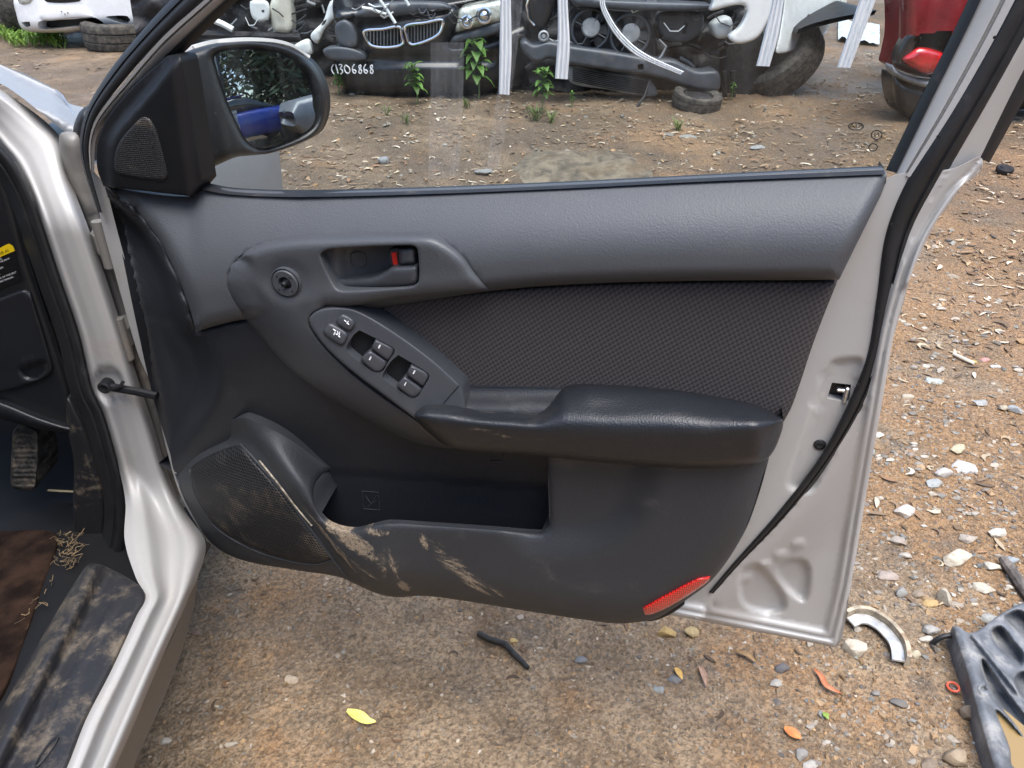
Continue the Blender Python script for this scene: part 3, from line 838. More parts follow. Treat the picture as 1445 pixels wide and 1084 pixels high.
for px, py, dx, dy in ((472, 466, 2.0, 1.3), (472, 470.5, -0.9, 2.2), (475, 472, 1.5, 0.8), (479, 471, 0.2, -2.6), (476.5, 469.5, 0.4, 2.2), (478.5, 475, 1.4, 1.0)): mark(b2, px, py, dx, dy, 0.0007, 0.0048)
rib('panel_seam', [(626,569),(640,553),(648,544)], w_sw, 0.0007, m_deep, swp, 0.0003)

# --- armrest
F_OUT = [(586,590),(586,582),(594,574),(615,571),(660,573),(740,578),(757,577),(775,566),(792,548),(805,542),(835,541),(950,549),(1060,568),(1096,580),(1105,592),(1102,612),(1088,642),(1070,653),(1000,661),(900,657),(770,645),(640,633),(606,612)]
FT = lambda x: np.interp(x, [586, 600, 740, 760, 795, 830, 950, 1060, 1105], [582, 572, 578, 577, 546, 541, 549, 568, 588])
FM = lambda x: np.interp(x, [586, 620, 770, 900, 1000, 1070, 1105], [588, 594, 606, 611, 611, 604, 594])
FB = lambda x: np.interp(x, [586, 606, 640, 770, 900, 1000, 1070, 1105], [592, 612, 633, 645, 657, 661, 653, 600])
def w_arm(V):
    x, y = V[:, 0], V[:, 1]
    top, mid, bot = FT(x), FM(x), FB(x)
    t = np.clip((y - top) / np.maximum(mid - top, 1), 0, 1.0)
    u0 = 0.026 + 0.040 * sstep(x, 700, 620); up = u0 + (0.088 - u0) * np.sin(np.pi / 2 * t)
    s = np.clip((y - mid) / np.maximum(bot - mid, 1), 0, 1)
    dn = 0.088 - 0.012 * s ** 1.5
    w = np.where(y < mid, up, dn)
    d = seg_dist(V, F_c, False)
    w = w - (0.020 - 0.008 * sstep(x, 700, 620)) * (1 - rnd(d, 12)) - 0.020 * sstep(x, 1060, 1105)
    # elbow dent
    w = w - 0.004 * np.exp(-(((x - 850) / 50) ** 2 + ((y - 575) / 14) ** 2))
    return w
F_c = np.concatenate([cr(F_OUT, 5), cr(F_OUT, 5)[:1]])
relief('armrest', F_OUT, lambda V, do, d: w_arm(V), m_arm, door, sp=6, rings=(0.8, 2, 4, 8, 12), skirt=0.0, smooth_step=4)
relief('grab_recess', [(648,547),(660,546),(790,549),(800,555),(780,582),(740,586),(655,582)], lambda V, do, d: 0.018 + 0.030 * sstep(V[:, 1], 548, 584), m_wall, door, sp=8, rings=(2,), skirt=0.0)

# --- mirror sail with tweeter
SAIL = [(236,79),(236,79),(251,77),(256,84),(268,150),(286,258),(286,258),(269,277),(269,277),(146,263),(146,263),(137,236),(139,197),(153,164),(189,121)]
def w_sail(V):
    x, y = V[:, 0], V[:, 1]
    rd = seg_dist(V, cr([(229,100),(226,110),(190,148),(165,176),(150,205),(148,235),(151,258)], 5, False), False)
    k = (x - np.interp(y, [60, 85, 100, 124, 148, 162, 176, 190, 205, 235, 280], [262, 242, 229, 210, 190, 177, 165, 156, 150, 148, 151])) * 0.72
    w = -0.006 + 0.017 * sstep(k, -4, 9)
    w = w - 0.008 * sstep(x - np.interp(y, [80, 275], [236, 262]), 0, 22)
    return w
sail = relief('mirror_sail', SAIL, lambda V, do, d: w_sail(V) - 0.002 * (1 - rnd(do, 3)), m_black, door, sp=6, rings=(1, 3), skirt=-0.03, smooth_step=5)
relief('tweeter_grille', [(195,170),(204,165),(213,170),(222,188),(236,243),(234,253),(226,256),(170,247),(162,240),(163,215),(172,195)], lambda V, do, d: w_sail(V) + 0.0025 * rnd(do, 5), m_tweet, sail, sp=8, rings=(2, 5), smooth_step=4)

# --- outside mirror, seen through the glass
MH = [(252,80),(270,70),(305,61),(361,59),(405,66),(438,86),(455,111),(462,138),(460,166),(449,188),(422,203),(383,216),(361,219),(333,222),(300,236),(286,240),(272,232),(262,150)]
mn = np.array([0.75, -0.65, 0.12]); mn /= np.linalg.norm(mn)
mq = DP([375], [140], [-0.20])[0]
MGL = [(303,79),(319,72),(366,71),(405,80),(427,102),(440,130),(445,160),(442,175),(433,185),(405,199),(372,209),(352,202),(336,177),(319,138),(305,94)]
def w_mplane(V):
    p = on_plane(V[:, 0], V[:, 1], mq, mn)
    sag = ((V[:, 0] - 375) ** 2 + (V[:, 1] - 140) ** 2) / 900.0 ** 2 / (2 * 0.9)
    return (p - D0) @ DN - sag * 0.85
mhc = cr(MH, 5)
def w_mirr(V):
    din = sdist(V, cr(MGL, 4))
    base = w_mplane(V)
    lip = base + 0.012 * sstep(din, -2, -9) - 0.008 * sstep(din, -3, 2)
    out = seg_dist(V, mhc)
    return lip - 0.020 * (1 - rnd(out, 12))
mir = relief('door_mirror', MH, lambda V, do, d: w_mirr(V), simple('mirror_shell', (0.016, 0.017, 0.019), 0.42, bump=(500, 0.1, 0.0006), dirt=((0.2, 0.19, 0.17), 60, 0.66, 0.9)), door, sp=5, rings=(1, 3, 6, 10), skirt=lambda lp, w0, li: w0 - 0.010, smooth_step=5)
t = NT('mirror_glass'); dm = t.math('MULTIPLY', t.ramp(t.noise(60, 8, 0.75), 0.55, 0.8), 0.25)
t.bsdf(t.mix(dm, (0.50, 0.54, 0.56), (0.42, 0.43, 0.42)), t.math('MULTIPLY', dm, 1.6), 1.0, 0.5)
m_mirror = t.m
relief('mirror_glass', MGL, lambda V, do, d: w_mplane(V) + 0.001, m_mirror, mir, sp=5, rings=(2,), smooth_step=4)
# painted cap edge above the mirror
rib('mirror_cap', [(250,79),(270,70),(305,61),(361,58),(405,64),(436,83)], w_mirr, 0.005, m_silver, mir, -0.006)

# --- text and marks
def text_mesh(name, s, px, py, wpx, plane, mat, parent, ang=0.0, mirror=False, asp=1.0, lift=0.0005):
    """flat lettering lying on a surface; plane(px, py) -> point; wpx = cap height in photo pixels"""
    cu = bpy.data.curves.new(name, 'FONT'); cu.body = s; cu.size = 1.0; cu.align_x = 'CENTER'; cu.align_y = 'CENTER'; cu.resolution_u = 3
    ob = bpy.data.objects.new(name, cu); COL.objects.link(ob)
    dg = bpy.context.evaluated_depsgraph_get()
    me = bpy.data.meshes.new_from_object(ob.evaluated_get(dg))
    bpy.data.objects.remove(ob); bpy.data.curves.remove(cu)
    co = np.array([v.co[:2] for v in me.vertices]); fc = [tuple(p.vertices) for p in me.polygons]
    bpy.data.meshes.remove(me)
    k = wpx / 0.70; x = co[:, 0] * k * asp * (-1 if mirror else 1); y = -co[:, 1] * k
    ca, sa = math.cos(R(ang)), math.sin(R(ang))
    P = plane(px + x * ca - y * sa, py + x * sa + y * ca)
    return link(name, P, fc, mat, parent, False)
m_etch = simple('glass_etching', (0.012, 0.011, 0.010), 0.8)
gp = lambda x, y: DP(x, y, -0.0312)
text_mesh('glass_marking', 'KIA', 1208, 178, 6.5, gp, m_etch, pane, -2, True, 1.35)
mb = MB()
for cx, cy, rx, ry in ((1208, 178.5, 10.5, 5.2), (1237, 190.5, 7.5, 6.3), (1232, 208, 6, 5.2)):
    a = np.linspace(0, 2 * math.pi, 28); mb.tube(gp(cx + rx * np.cos(a), cy + ry * np.sin(a)), 0.0005 if cx < 1235 and cx > 1233 else 0.00055, 4, False)
mb.build('glass_marking_rings', m_etch, pane)
text_mesh('glass_marking', 'N', 1237, 190.5, 6, gp, m_etch, pane, -2, True, 1.2)
text_mesh('glass_marking', 'TEMPERED   SAFETY', 1197, 190, 2.6, gp, m_etch, pane, -2, True, 1.35)
text_mesh('glass_marking', 'AS2   M240   DOT', 1205, 196, 2.2, gp, m_etch, pane, -2, True, 1.5)
text_mesh('glass_marking', '43R 00216', 1201, 202, 2.6, gp, m_etch, pane, -2, True, 1.6)
text_mesh('glass_marking', 'T', 1168, 203.5, 6.5, gp, m_etch, pane, -2, True, 0.9)
text_mesh('glass_marking', 'E4 000', 1213, 208, 2.3, gp, m_etch, pane, -2, True, 1.6)

# --- strips of torn tape film on the glass and the white ribbed strips hung on its outer side
def film_mat(name, a):
    t = NT(name)
    tr = t.n('ShaderNodeBsdfTransparent'); df = t.n('ShaderNodeBsdfDiffuse'); df.inputs[0].default_value = (0.75, 0.78, 0.8, 1)
    q = t.math('MULTIPLY_ADD', t.ramp(t.noise(30, 5, 0.7, vec=t.mapping((5, 1, 0.6))), 0.3, 0.8), a, a * 0.45)
    mx = t.n('ShaderNodeMixShader'); t.l(q, mx.inputs[0]); t.l(tr.outputs[0], mx.inputs[1]); t.l(df.outputs[0], mx.inputs[2])
    t.l(mx.outputs[0], t.out.inputs['Surface']); return t.m
m_film = film_mat('tape_film', 0.09); m_film2 = film_mat('tape_film_edge', 0.55)
def film(pts, lab):
    b = DP([np.mean([p[0] for p in pts])], [max(p[1] for p in pts)], [-0.0300])[0]
    o = relief('tape_residue', pts, -0.0305, m_film, None, sp=14, rings=(2,), base=b, smooth_step=6)
    return tag(o, lab, 'tape residue', 'clear tape stuck on the window')
film([(604,252),(604,252),(648,250),(648,250),(654,120),(655,60),(655,60),(608,60),(608,60),(607,150)], 'wide strip of clear tape on the window below the round headlight')
film([(686,240),(686,240),(704,238),(704,238),(722,130),(738,0),(738,0),(722,0),(722,0),(700,140)], 'narrow curling clear tape running below the longest white strip')
t = NT('white_ribbed_plastic'); X = t.xyz()
rb = t.noise(60, 5, 0.65, vec=t.mapping((14, 1, 0.6)))
t.bsdf(t.mix(t.ramp(rb, 0.35, 0.6), (0.70, 0.74, 0.75), (0.92, 0.94, 0.94)), 0.5, 0, 0.4, t.bump(rb, 0.35, 0.0015)); m_strip = t.m
tl_ = t.n('ShaderNodeBsdfTranslucent'); tl_.inputs[0].default_value = (0.86, 0.90, 0.91, 1); ms_ = t.n('ShaderNodeMixShader'); ms_.inputs[0].default_value = 0.2
t.l(t.b.outputs[0], ms_.inputs[1]); t.l(tl_.outputs[0], ms_.inputs[2]); t.l(ms_.outputs[0], t.out.inputs['Surface'])
def strip(A, B, lab):
    A = np.asarray(A, float); B = np.asarray(B, float)
    S_ = cr(np.concatenate([A, B], 1), 6, False); n = 12; rows = []
    for j in range(n + 1):
        t_ = j / n; p = S_[:, :2] * (1 - t_) + S_[:, 2:] * t_
        rows.append(DP(p[:, 0], p[:, 1], -0.0265 + 0.0022 * abs(math.sin(math.pi * t_ * 3)) + 0 * p[:, 0]))
    for j in range(n, -1, -1):
        t_ = j / n; p = S_[:, :2] * (1 - t_) + S_[:, 2:] * t_
        rows.append(DP(p[:, 0], p[:, 1], -0.0300 + 0 * p[:, 0]))
    m = len(S_); nr = len(rows); v = np.concatenate(rows)
    f = [(j * m + i, j * m + i + 1, ((j + 1) % nr) * m + i + 1, ((j + 1) % nr) * m + i) for j in range(nr) for i in range(m - 1)]
    f += [tuple(j * m for j in range(nr)), tuple(j * m + m - 1 for j in range(nr))[::-1]]
    o = link('plastic_strip', v, f, m_strip, None, True, rows[0][-1], None, 40)
    return tag(o, lab, 'plastic strip', 'white plastic strips hanging on the glass')
strip([(706,-130),(706,0),(705,60),(704,133)], [(722,-130),(721,0),(722,70),(719,134)], 'longest white ribbed strip on the glass, beside the headlight')
strip([(787,-130),(787,0),(787,50),(783,111)], [(802,-130),(801,0),(804,60),(801,112)], 'straight white ribbed strip on the glass in front of the first fan')
strip([(838,-130),(845,0),(853,25),(872,55),(900,80),(960,106)], [(846,-130),(853,0),(860,21),(879,49),(908,74),(965,101)], 'thin curved white strip on the glass sweeping over the two fans')
strip([(1105,-130),(1090,0),(1078,50),(1067,93)], [(1128,-130),(1106,0),(1098,50),(1086,94)], 'slanting white strip on the glass in front of the torn white fender')
strip([(1262,-130),(1213,0),(1198,45),(1181,95)], [(1282,-130),(1236,0),(1218,48),(1200,96)], 'slanting white strip on the glass between white car and red car')
# ------------------------------------------------------------------ the silver car at the left: pillar, sill, cabin edge
CAR_O = (-0.75, 0.9, 0.0)
car = thing('silver_car', CAR_O, 'silver car body with muddy black sill plate and open doorway', 'car')
m_silver2 = silver_mat('silver_paint_body', (0.38, 0.372, 0.36), 0.45)
m_fender = silver_mat('silver_fender_toned_down', (0.25, 0.262, 0.275), 0.2)  # same silver, darkened to offset the sky glare on the fender
PIN = [(-60,125),(0,205),(22,232),(44,274),(60,318),(83,388),(111,471),(130,550),(145,582),(166,655),(177,708),(176,763),(163,812)]
ST = [(-60,125,-20,112),(0,205,60,168),(22,232,86,197),(44,274,99,252),(60,318,126,325),(83,388,152,400),(111,471,177,478),(130,550,200,552),(145,582,213,590),(166,655,237,668),(177,708,262,722),(176,763,290,766),(192,816,279,815),(205,842,267,842),(194,866,257,866),(157,946,221,946),(121,1016,190,1020),(93,1086,158,1092),(30,1210,95,1220)]
def door_aperture():
    Sx = cr(np.array(ST, float), 7, False)
    tt = np.linspace(0, 1, 40)
    yo = np.interp(tt, [0, .05, .10, .18, .26, .36, .6, .8, .9, 1], [.026, .006, .0, .003, .001, -.002, -.003, .0, .010, .04])
    zo = np.interp(tt, [0, .12, .30, .44, .54, .64, .76, .88, .95, 1], [.370, .374, .370, .346, .338, .339, .348, .342, .326, .300])
    ker = np.array([1, 2, 3, 2, 1.]) / 9; yo = np.convolve(np.pad(yo, 2, 'edge'), ker, 'valid'); zo[1:-1] = np.convolve(np.pad(zo, 2, 'edge'), ker, 'valid')[1:-1]
    rows = []
    for lx, ly, rx, ry in Sx:
        px = lx + (rx - lx) * tt; py = ly + (ry - ly) * tt
        Y = 1.03 + yo + 0.10 * sstep(py, 330, 150)
        bx = sstep(np.hypot((px - 153) / 1.0, (py - 543) / 1.1), 24, 17); Y = Y + 0.010 * bx
        dd = ray(px, py); Yz = (CAMH - zo) * dd[:, 1] / -dd[:, 2]
        k = 0.07; h_ = np.clip(0.5 + 0.5 * (Yz - Y) / k, 0, 1)
        rows.append(YP(px, py, Yz * (1 - h_) + Y * h_ - k * h_ * (1 - h_)))
    m = len(tt); v = np.concatenate(rows)
    f = [(i * m + j, i * m + j + 1, (i + 1) * m + j + 1, (i + 1) * m + j) for i in range(len(Sx) - 1) for j in range(m - 1)]
    return link('door_aperture', v, f, m_silver2, car)
pillar = door_aperture()
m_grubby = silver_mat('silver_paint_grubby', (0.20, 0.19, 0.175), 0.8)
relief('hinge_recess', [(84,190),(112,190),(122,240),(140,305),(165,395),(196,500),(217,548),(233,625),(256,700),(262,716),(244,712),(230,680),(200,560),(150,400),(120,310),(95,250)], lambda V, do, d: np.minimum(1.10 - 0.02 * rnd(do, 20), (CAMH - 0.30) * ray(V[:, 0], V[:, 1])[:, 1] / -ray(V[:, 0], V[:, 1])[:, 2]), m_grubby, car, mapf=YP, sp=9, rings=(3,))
#relief('pillar_foot', [(246,725),(262,716),(292,762),(290,775),(262,815),(240,830),(232,800)], lambda V, do, d: 1.0 + 0.03 * (1 - rnd(do, 14)), m_silver2, car, mapf=YP, sp=6, rings=(2, 5))
for hy in ((150, 338), (176, 470)):
    mb = MB(); c = YP([hy[0]], [hy[1]], [1.075])[0]; mb.box(c, (0.028, 0.05, 0.05), None, 0.011); mb.lathe(c + np.array([0.006, -0.02, -0.035]), (0, 0, 1), [(0, 0.009), (0.07, 0.009)], 12); mb.build('hinge', m_grubby, car)
# check strap
p = YP([150, 172, 195, 222], [545, 549, 553, 559], [1.02, 1.015, 1.01, 1.005])
cs = MB().tube(p, 0.0065, 8).build('check_strap', m_black, car)
mb = MB(); mb.lathe(YP([149], [545], [1.018])[0], (0, -1, 0), [(-0.01, 0.010), (0.006, 0.010), (0.008, 0.007), (0.006, 0.003)], 16); mb.build('bolt', m_black, cs)
mb = MB(); mb.tube(YP([162, 170, 174], [548, 545, 538], [1.01, 1.008, 1.012]), 0.003, 6); mb.build('clip', m_deep, cs)
# fender corner beyond the pillar
relief('fender', [(-70,60),(0,91),(40,106),(78,127),(98,146),(120,153),(128,165),(110,190),(94,187),(60,161),(30,137),(0,118),(-70,95)], lambda V, do, d: 1.30 - 0.18 * sstep(V[:, 1] - np.interp(V[:, 0], [-70, 0, 78, 120], [60, 91, 127, 153]), 0, 40), m_fender, car, mapf=YP, sp=6, rings=(1.5, 4))
MB().tube(YP([78, 88, 97, 106], [127, 135, 150, 166], [1.29, 1.28, 1.26, 1.21]), 0.0016, 6).build('fender_edge', m_steel, car)
relief('cowl_corner', [(103,186),(112,158),(124,150),(126,190),(122,232),(112,222)], lambda V, do, d: 1.12 - 0.03 * rnd(do, 10), m_rubber, car, mapf=YP, sp=6, rings=(2, 5), skirt=1.2)
sE = [(290,766),(272,828),(245,895),(208,972),(166,1075),(150,1110),(92,1225)]
pE = np.array([ZP([a], [b], [.300])[0] for a, b in sE]); pF = pE + np.array([-0.012, 0, -0.02]); pG = pE + np.array([-0.05, 0, -0.15])
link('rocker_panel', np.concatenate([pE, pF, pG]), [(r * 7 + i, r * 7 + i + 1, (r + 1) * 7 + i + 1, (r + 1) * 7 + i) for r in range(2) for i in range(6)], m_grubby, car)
# front fender outside, seen through the glass
fy = [1.14, 1.35, 1.6, 1.85, 2.1, 2.35, 2.6]; fx = [-0.585, -0.575, -0.575, -0.59, -0.63, -0.70, -0.82]; fz = [0.93, 0.92, 0.90, 0.87, 0.84, 0.80, 0.74]
fv = []
for y_, x_, z_ in zip(fy, fx, fz):
    for q in range(9):
        s_ = q / 8
        if q < 5: fv.append((x_ - 0.03 * (1 - q / 4) ** 2, y_, 0.30 + (z_ - 0.38) * q / 4))
        else: a_ = (q - 4) / 4 * math.pi / 2; fv.append((x_ - 0.16 * (1 - math.cos(a_)), y_, z_ - 0.08 + 0.08 * math.sin(a_)))
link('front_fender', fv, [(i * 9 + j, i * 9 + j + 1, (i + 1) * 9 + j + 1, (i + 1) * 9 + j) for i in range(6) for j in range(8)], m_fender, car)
# underbody so that the car stands on something dark and solid
mb = MB(); mb.box((-1.10, 0.35, 0.19), (1.05, 2.6, 0.06), None, 0.02); mb.build('underbody', m_deep, car)

mb = MB(); mb.box((-1.30, -0.30, 1.47), (1.15, 2.3, 0.05), None, 0.02); mb.build('roof', m_silver2, car)  # unseen roof and cabin enclosure, added to keep sky light off the footwell
mb = MB(); mb.box((-2.02, -0.30, 0.80), (0.06, 3.4, 1.2), None, 0.02); mb.build('far_side', m_silver2, car)
mb = MB(); mb.box((-1.32, 1.30, 0.72), (1.05, 0.36, 0.34), None, 0.08); mb.build('dashboard', m_black, car)
mb = MB(); mb.box((-1.32, -1.35, 0.75), (1.3, 0.06, 1.0), None, 0.02); mb.build('rear_bulkhead', m_black, car)

def dirty_black(name, c=(0.016, 0.016, 0.018), amt=0.5, dc=(0.30, 0.235, 0.16), lo=0.5, hi=0.72, rough=0.45, sc=18, spec=0.5):
    t = NT(name)
    n1 = t.noise(sc, 6, 0.74, dist=0.15)
    dm = t.math('MULTIPLY', t.ramp(n1, lo, hi), amt)
    sp = t.math('MULTIPLY', t.ramp(t.noise(140, 5, 0.7), 0.62, 0.75), amt * 0.6)
    dm = t.math('ADD', dm, sp, clamp=True)
    col = t.mix(dm, c, t.mix(t.noise(50, 4), tuple(x * 0.7 for x in dc), dc))
    t.bsdf(col, t.math('ADD', t.math('MULTIPLY', dm, 0.4), rough, clamp=True), 0, spec, t.bump(t.math('ADD', dm, t.math('MULTIPLY', t.noise(400, 2), 0.3)), 0.4, 0.0012))
    return t.m
m_scuff = dirty_black('sill_plate_muddy', amt=0.50, lo=0.46, hi=0.72)
m_carpet = dirty_black('cabin_carpet', (0.012, 0.007, 0.0045), 0.3, (0.10, 0.06, 0.035), 0.45, 0.8, 0.95, spec=0.05)
m_pedal = dirty_black('pedal_rubber', (0.018, 0.017, 0.016), 0.75, (0.30, 0.24, 0.17), 0.40, 0.7, 0.6, 40)
m_dash = simple('dash_plastic', (0.011, 0.012, 0.015), 0.42, bump=(500, 0.12, 0.0007), dirt=((0.12, 0.12, 0.12), 200, 0.72, 0.85))
SC = [(128,795),(163,806),(196,826),(205,838),(203,850),(194,864),(155,946),(119,1016),(91,1086),(30,1200),(-110,1200),(-40,1075),(0,1003),(39,934),(83,859),(110,815)]
spine = cr([(150,800),(118,872),(70,960),(20,1060),(-30,1160)], 8, False)
def z_scuff(V, do, d):
    dsp = seg_dist(V, spine, False)
    xs = np.interp(V[:, 1], [800, 872, 960, 1060, 1160], [150, 118, 70, 20, -30])
    left = V[:, 0] < xs
    z = 0.380 + np.where(left, 0.018 * sstep(dsp, 0, 14) - 0.03 * sstep(dsp, 20, 60), -0.004)
    d3 = np.abs(V[:, 0] - xs - 34); z = z + 0.0035 * np.exp(-(d3 / 3) ** 2) * (V[:, 1] > 840)
    return z - 0.004 * (1 - rnd(do, 4))
scf = relief('sill_plate', SC, z_scuff, m_scuff, car, mapf=ZP, sp=7, rings=(1, 3), skirt=0.34)
a = np.linspace(0, 2 * math.pi, 30); ex, ey = 66 + 17 * np.cos(a) * 0.8 - 9 * np.sin(a) * 0.9, 1060 + 17 * np.sin(a) * 1.6 * 0.6 - 14 * np.cos(a)
MB().tube(ZP(ex, ey, 0.3785), 0.0011, 5, False).build('moulded_oval', m_rubber, scf)
# aperture seal
SI = [(-90,130),(-34,215),(-8,246),(14,285),(30,330),(54,400),(82,482),(101,560),(116,590),(137,660),(147,708),(143,760),(128,800)]
loft('aperture_seal', SI, PIN, 1.085, 1.045, m_rubber, car, mapf=YP, n=12, prof=lambda t: -0.022 * math.sin(math.pi * t) ** 0.7 + 0.010 * math.exp(-((t - 0.55) / 0.07) ** 2))
# kick panel, dash end, fuse cover
relief('kick_panel', [(95,560),(118,595),(139,662),(149,710),(145,762),(126,802),(108,800),(103,720),(104,650),(96,610)], lambda V, do, d: 1.10 - 0.012 * rnd(do, 10), dirty_black('kick_trim', amt=0.5, lo=0.55, hi=0.68), car, mapf=YP, sp=6, rings=(2, 5), skirt=1.3)
DASH = [(-70,140),(-30,200),(0,235),(20,285),(42,370),(75,470),(98,545),(108,598),(104,606),(60,592),(0,568),(-70,548)]
dash = relief('dash_end', DASH, lambda V, do, d: 1.12 - 0.015 * rnd(do, 14), m_dash, car, mapf=YP, sp=8, rings=(2, 5, 10))
relief('dash_lower_roll', [(-70,548),(0,566),(60,590),(104,604),(112,608),(108,612),(60,606),(0,592),(-70,575)], lambda V, do, d: 1.10 - 0.012 * rnd(do, 9) , m_dash, car, mapf=YP, sp=6, rings=(2, 5), skirt=1.3)
fc = relief('fuse_cover', [(-50,440),(0,421),(34,409),(42,412),(52,440),(74,515),(73,525),(60,535),(10,552),(-50,560)], lambda V, do, d: 1.103 - 0.006 * rnd(do, 4) + 0.012 * sstep(np.hypot(V[:, 0] - 46, V[:, 1] - 518), 19, 14) * (V[:, 1] - V[:, 0] * -0.35 > 531), m_dash, dash, mapf=YP, sp=5, rings=(1, 2.5, 5), skirt=1.12)
dp = lambda x, y: YP(x, y, 1.0955)
text_mesh('moulded_text', 'FUSE', 40, 505, 6, dp, simple('moulded_letters', (0.03, 0.032, 0.036), 0.5), dash, -18)
# airbag notice on the dash end
ks = relief('warning_sticker', [(-70,392),(-70,392),(15,346),(19,350),(30,395),(30,395),(-70,440),(-70,440)], 1.1035, simple('sticker_black', (0.006, 0.006, 0.007), 0.4), dash, mapf=YP, sp=10, rings=(), smooth_step=4)
relief('sticker_header', [(-70,385),(-70,385),(0,350),(13,344),(18,347),(21,354),(21,354),(0,363),(-70,398),(-70,398)], 1.1025, simple('sticker_yellow', (0.85, 0.60, 0.01), 0.4, var=0.03), ks and dash, mapf=YP, sp=10, rings=(), smooth_step=4)
sp_ = lambda x, y: YP(x, y, 1.1015)
text_mesh('sticker_text', 'IA AI', 6, 355.5, 4.4, sp_, m_deep, dash, -20, False, 1.0)
for s_, x, y, h in (('BAG.', -1, 366, 2.6), ('CHILDREN IN THE BACK', -4, 371.5, 2.4), ('MAIN', 0, 379, 2.8), ('BELTS.', -4, 388, 2.5), ('THE BACK OF THE SEAT', 5, 391, 2.5), ('OWNERS MANUAL.', 5, 396, 2.5)):
    text_mesh('sticker_text', s_, x, y, h, sp_, m_whitemark, dash, -21)
# footwell
mb = MB(); mb.box((-1.10, 1.62, 0.42), (0.8, 0.04, 0.5)); mb.build('footwell_wall', m_deep, car)
def z_floor(V, do, d): return 0.205 + 0.0 * V[:, 1]
relief('carpet', [(-120,600),(90,600),(120,660),(125,790),(95,845),(0,1010),(-120,1180)], z_floor, m_carpet, car, mapf=ZP, sp=9, rings=(2,))
relief('floor_mat', [(-120,760),(-60,752),(40,748),(78,752),(82,765),(60,830),(0,985),(-120,1150)], lambda V, do, d: 0.222 + 0.004 * rnd(do, 5) + 0.004 * np.sin(V[:, 0] * 0.05 + 1) * np.sin(V[:, 1] * 0.04), simple('mat_brown', (0.022, 0.012, 0.008), 0.9, spec=0.15, var=0.7, vs=20, bump=(300, 0.5, 0.002)), car, mapf=ZP, sp=9, rings=(2, 5), skirt=0.205)
ped = relief('accelerator_pedal', [(20,606),(36,602),(52,608),(54,620),(52,680),(49,690),(40,692),(20,690),(15,682),(17,630)], lambda V, do, d: 1.17 - 0.03 * sstep(V[:, 1], 600, 700) - 0.010 * rnd(do, 4) - 0.004 * np.abs(np.sin((V[:, 0]) * 0.8)) * (V[:, 1] < 672) - 0.003 * np.sin(V[:, 1] * 0.9), m_pedal, car, mapf=YP, sp=2.5, rings=(1, 2.5), skirt=1.22, smooth_step=4)
MB().tube(YP([35, 35, 34], [640, 600, 560], [1.20, 1.26, 1.34]), 0.008, 8).build('pedal_arm', m_black, ped)
tag(MB().tube(ZP([68, 85, 106], [692, 693, 694], [0.24, 0.24, 0.238]), 0.0022, 6).build('straw_stalk', simple('straw', (0.55, 0.46, 0.27), 0.7), None, base=ZP([85], [693], [0.24])[0]), 'single pale straw stalk lying in the dark footwell', 'straw')
# straw litter and mud crumbs in the cabin edge
mb = MB()
for i in range(95):
    px = rng.uniform(80, 112); py = rng.uniform(752, 800); 
    if i > 80: px = rng.uniform(60, 100); py = rng.uniform(800, 900); px -= (py - 800) * 0.5
    p0 = ZP([px], [py], [0.225 + rng.uniform(0, 0.012)])[0]; an = rng.uniform(0, 6.28); L = rng.uniform(0.005, 0.018)
    q = p0 + np.array([math.cos(an) * L, math.sin(an) * L, rng.uniform(-0.004, 0.008)])
    mb.tube([p0, (p0 + q) / 2 + rng.normal(0, 0.002, 3), q], rng.uniform(0.0004, 0.0008), 4, True, (np.array([0.24, 0.17, 0.09]) * rng.uniform(0.3, 1.2)).tolist())
t = NT('straw_litter'); at = t.n('ShaderNodeAttribute', attribute_name='Col'); t.bsdf(at.outputs[0], 0.8); m_attr = t.m
tag(mb.build('straw_litter', m_attr, None, base=ZP([95], [780], [0.25])[0]), 'dry straw and bark crumbs littered beside the floor mat', 'litter', None, 'stuff')

# ------------------------------------------------------------------ the yard
def axis_list(lo, f0, f1, hi, fine, grow=1.22):
    a = list(np.arange(f0, f1, fine)); s = fine; x = a[-1]
    while x < hi: s *= grow; x += s; a.append(x)
    s = fine; x = f0; b = []
    while x > lo: s *= grow; x -= s; b.append(x)
    return np.array(b[::-1] + a)
gx = axis_list(-90, -0.75, 1.55, 90, 0.011); gy = axis_list(-60, 0.45, 2.0, 140, 0.011, 1.10)
def hbump(x, y):
    v = Vector((x, y, 3.1))
    h = 0.010 * noise.noise(v * 3.1) + 0.005 * noise.noise(v * 11.0) + 0.0028 * noise.noise(v * 37.0)
    h += 0.004 * max(0, noise.noise(Vector((x * 14, y * 14, 9.0))))
    if y > 1.9: h *= 1 + min(1.5, (y - 1.9))
    return h
def hg(x, y): return zg(x, y) + hbump(x, y)
XX, YY = np.meshgrid(gx, gy)
hb = np.array([hbump(a, b) if (-4 < a < 6 and 0 < b < 14) else 0.0 for a, b in zip(XX.ravel(), YY.ravel())])
ZZ = zg_v(XX.ravel(), np.minimum(YY.ravel(), 40)) + hb
nx, ny = len(gx), len(gy)
idx = np.arange(nx * ny).reshape(ny, nx)
gf = np.stack([idx[:-1, :-1].ravel(), idx[:-1, 1:].ravel(), idx[1:, 1:].ravel(), idx[1:, :-1].ravel()], 1)
